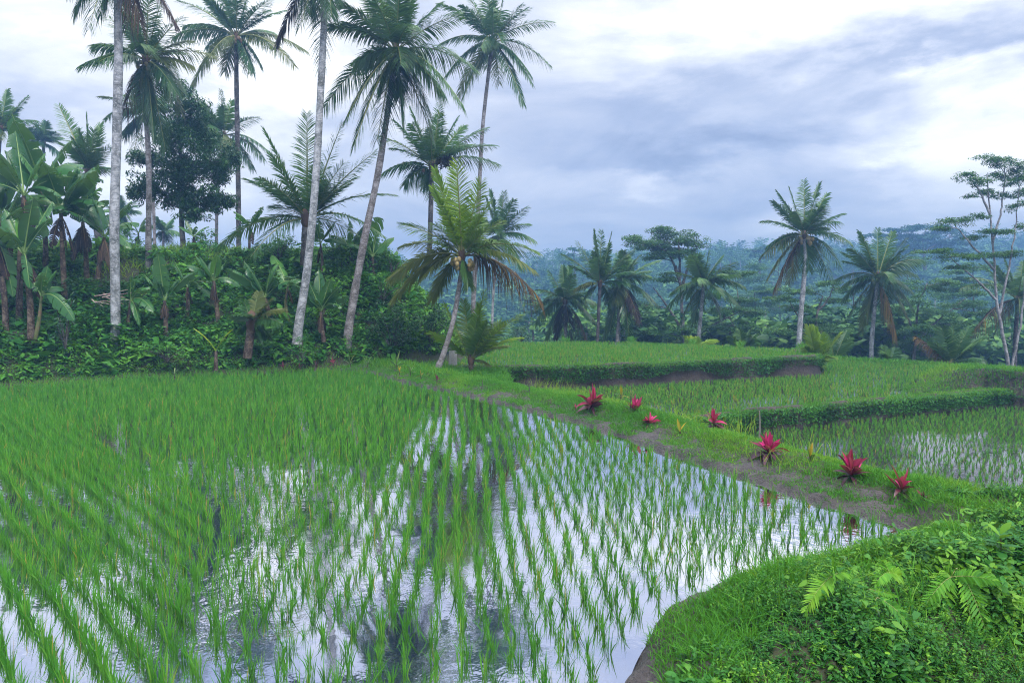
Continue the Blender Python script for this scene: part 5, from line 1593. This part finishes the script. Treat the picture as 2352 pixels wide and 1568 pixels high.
def gauss(px, py, sx, sy, tilt=0.0):
    a0, e0 = math.atan((px - CX) / F), math.atan((676 - py) / F)
    da = k.m('SUBTRACT', A2, a0)
    de = k.m('SUBTRACT', k.m('SUBTRACT', E2, e0), k.m('MULTIPLY', da, tilt))
    qa = k.m('POWER', k.m('ABSOLUTE', k.m('DIVIDE', da, sx / F)), 2.0)
    qe = k.m('POWER', k.m('ABSOLUTE', k.m('DIVIDE', de, sy / F)), 2.0)
    return k.m('EXPONENT', k.m('MULTIPLY', k.m('ADD', qa, qe), -1.0))
def total(lst):
    s = None
    for (amp, *a) in lst:
        v = k.m('MULTIPLY', gauss(*a), amp)
        s = v if s is None else k.m('ADD', s, v)
    return s
dark = total([(0.55, 250, -170, 520, 110, 0.0), (0.4, 1200, -200, 620, 110, 0.0), (0.75, 1540, 350, 300, 42, 0.02), (0.5, 1900, 225, 420, 45, 0.08), (0.35, 2230, 200, 200, 28, 0.0), (0.3, 1400, 260, 220, 60, 0.0), (0.25, 1300, 480, 380, 60, 0.0), (0.25, 1900, 470, 330, 35, 0.0), (0.35, 120, 330, 170, 60, 0), (0.2, 1150, 300, 160, 130, 0), (0.25, 60, 60, 140, 60, 0)])  # opening pair: unseen clouds added above the frame to dim water reflections
lite = total([(0.9, 2230, 420, 190, 110, 0.0), (0.95, 620, 200, 170, 130, 0.0), (0.8, 2050, 40, 420, 70, 0), (0.5, 1560, 100, 260, 60, 0), (0.6, 120, 170, 210, 90, 0), (0.7, 380, 440, 200, 80, 0), (0.5, 2280, 250, 90, 40, 0), (0.35, 1480, 420, 90, 40, 0)])
val = k.m('ADD', k.m('SUBTRACT', k.m('ADD', 0.56, k.m('MULTIPLY', k.m('SUBTRACT', n_big.outputs[0], 0.5), 1.0)), k.m('MULTIPLY', dark, 0.47)), k.m('MULTIPLY', lite, 0.48))
warm = k.n('ShaderNodeMapRange', ins={0: el, 1: 0.5, 2: 1.0, 3: 0.0, 4: 0.85})
cloud = k.ramp(val, [(0.0, (0.17, 0.205, 0.30)), (0.28, (0.30, 0.335, 0.43)), (0.52, (0.46, 0.48, 0.54)), (0.78, (0.70, 0.70, 0.70))])
cloud = k.mix(warm.outputs[0], cloud, (0.58, 0.575, 0.55, 1))
gain = k.m('ADD', 1.0, k.m('MULTIPLY', k.m('SMOOTH_MIN', k.m('MAXIMUM', k.m('SUBTRACT', val, 0.75), 0.0), 1.0, 0.1), 1.2))
zen = k.n('ShaderNodeMapRange', interpolation_type='SMOOTHSTEP', ins={0: el, 1: 0.58, 2: 1.15, 3: 1.0, 4: 3.6})
gain = k.m('MULTIPLY', k.m('MULTIPLY', gain, zen.outputs[0]), 10.0)
sc = k.n('ShaderNodeVectorMath', operation='SCALE', ins={0: cloud})
k.set(sc, 'Scale', gain)
mixc = k.mix(0.93, sky.outputs[0], sc.outputs[0])
bg = k.n('ShaderNodeBackground', ins={0: mixc, 1: 0.1})
wo = k.n('ShaderNodeOutputWorld')
t.links.new(bg.outputs[0], wo.inputs[0])

sl = bpy.data.lights.new('sun', 'SUN')
sl.energy = 1.5
sl.angle = math.radians(14)
sl.color = (1.0, 0.95, 0.88)
so = bpy.data.objects.new('sun', sl)
dirv = Vector((math.sin(SUN_AZ) * math.cos(SUN_EL), math.cos(SUN_AZ) * math.cos(SUN_EL), math.sin(SUN_EL)))
so.rotation_euler = dirv.to_track_quat('Z', 'Y').to_euler()
so.location = dirv * 60
COL.objects.link(so)

scene.view_settings.view_transform = 'Standard'
scene.view_settings.look = 'None'
scene.view_settings.exposure = 0.9
scene.view_settings.gamma = 1.0
scene.render.engine = 'CYCLES'
cy = scene.cycles
cy.max_bounces = 6
cy.diffuse_bounces = 3
cy.glossy_bounces = 3
cy.transmission_bounces = 3
cy.volume_bounces = 1
cy.use_denoising = True
cy.filter_width = 1.1
cy.denoising_prefilter = 'NONE'
cy.denoising_input_passes = 'RGB_ALBEDO_NORMAL'
cy.caustics_reflective = False
cy.caustics_refractive = False
print('objects', len(bpy.data.objects))
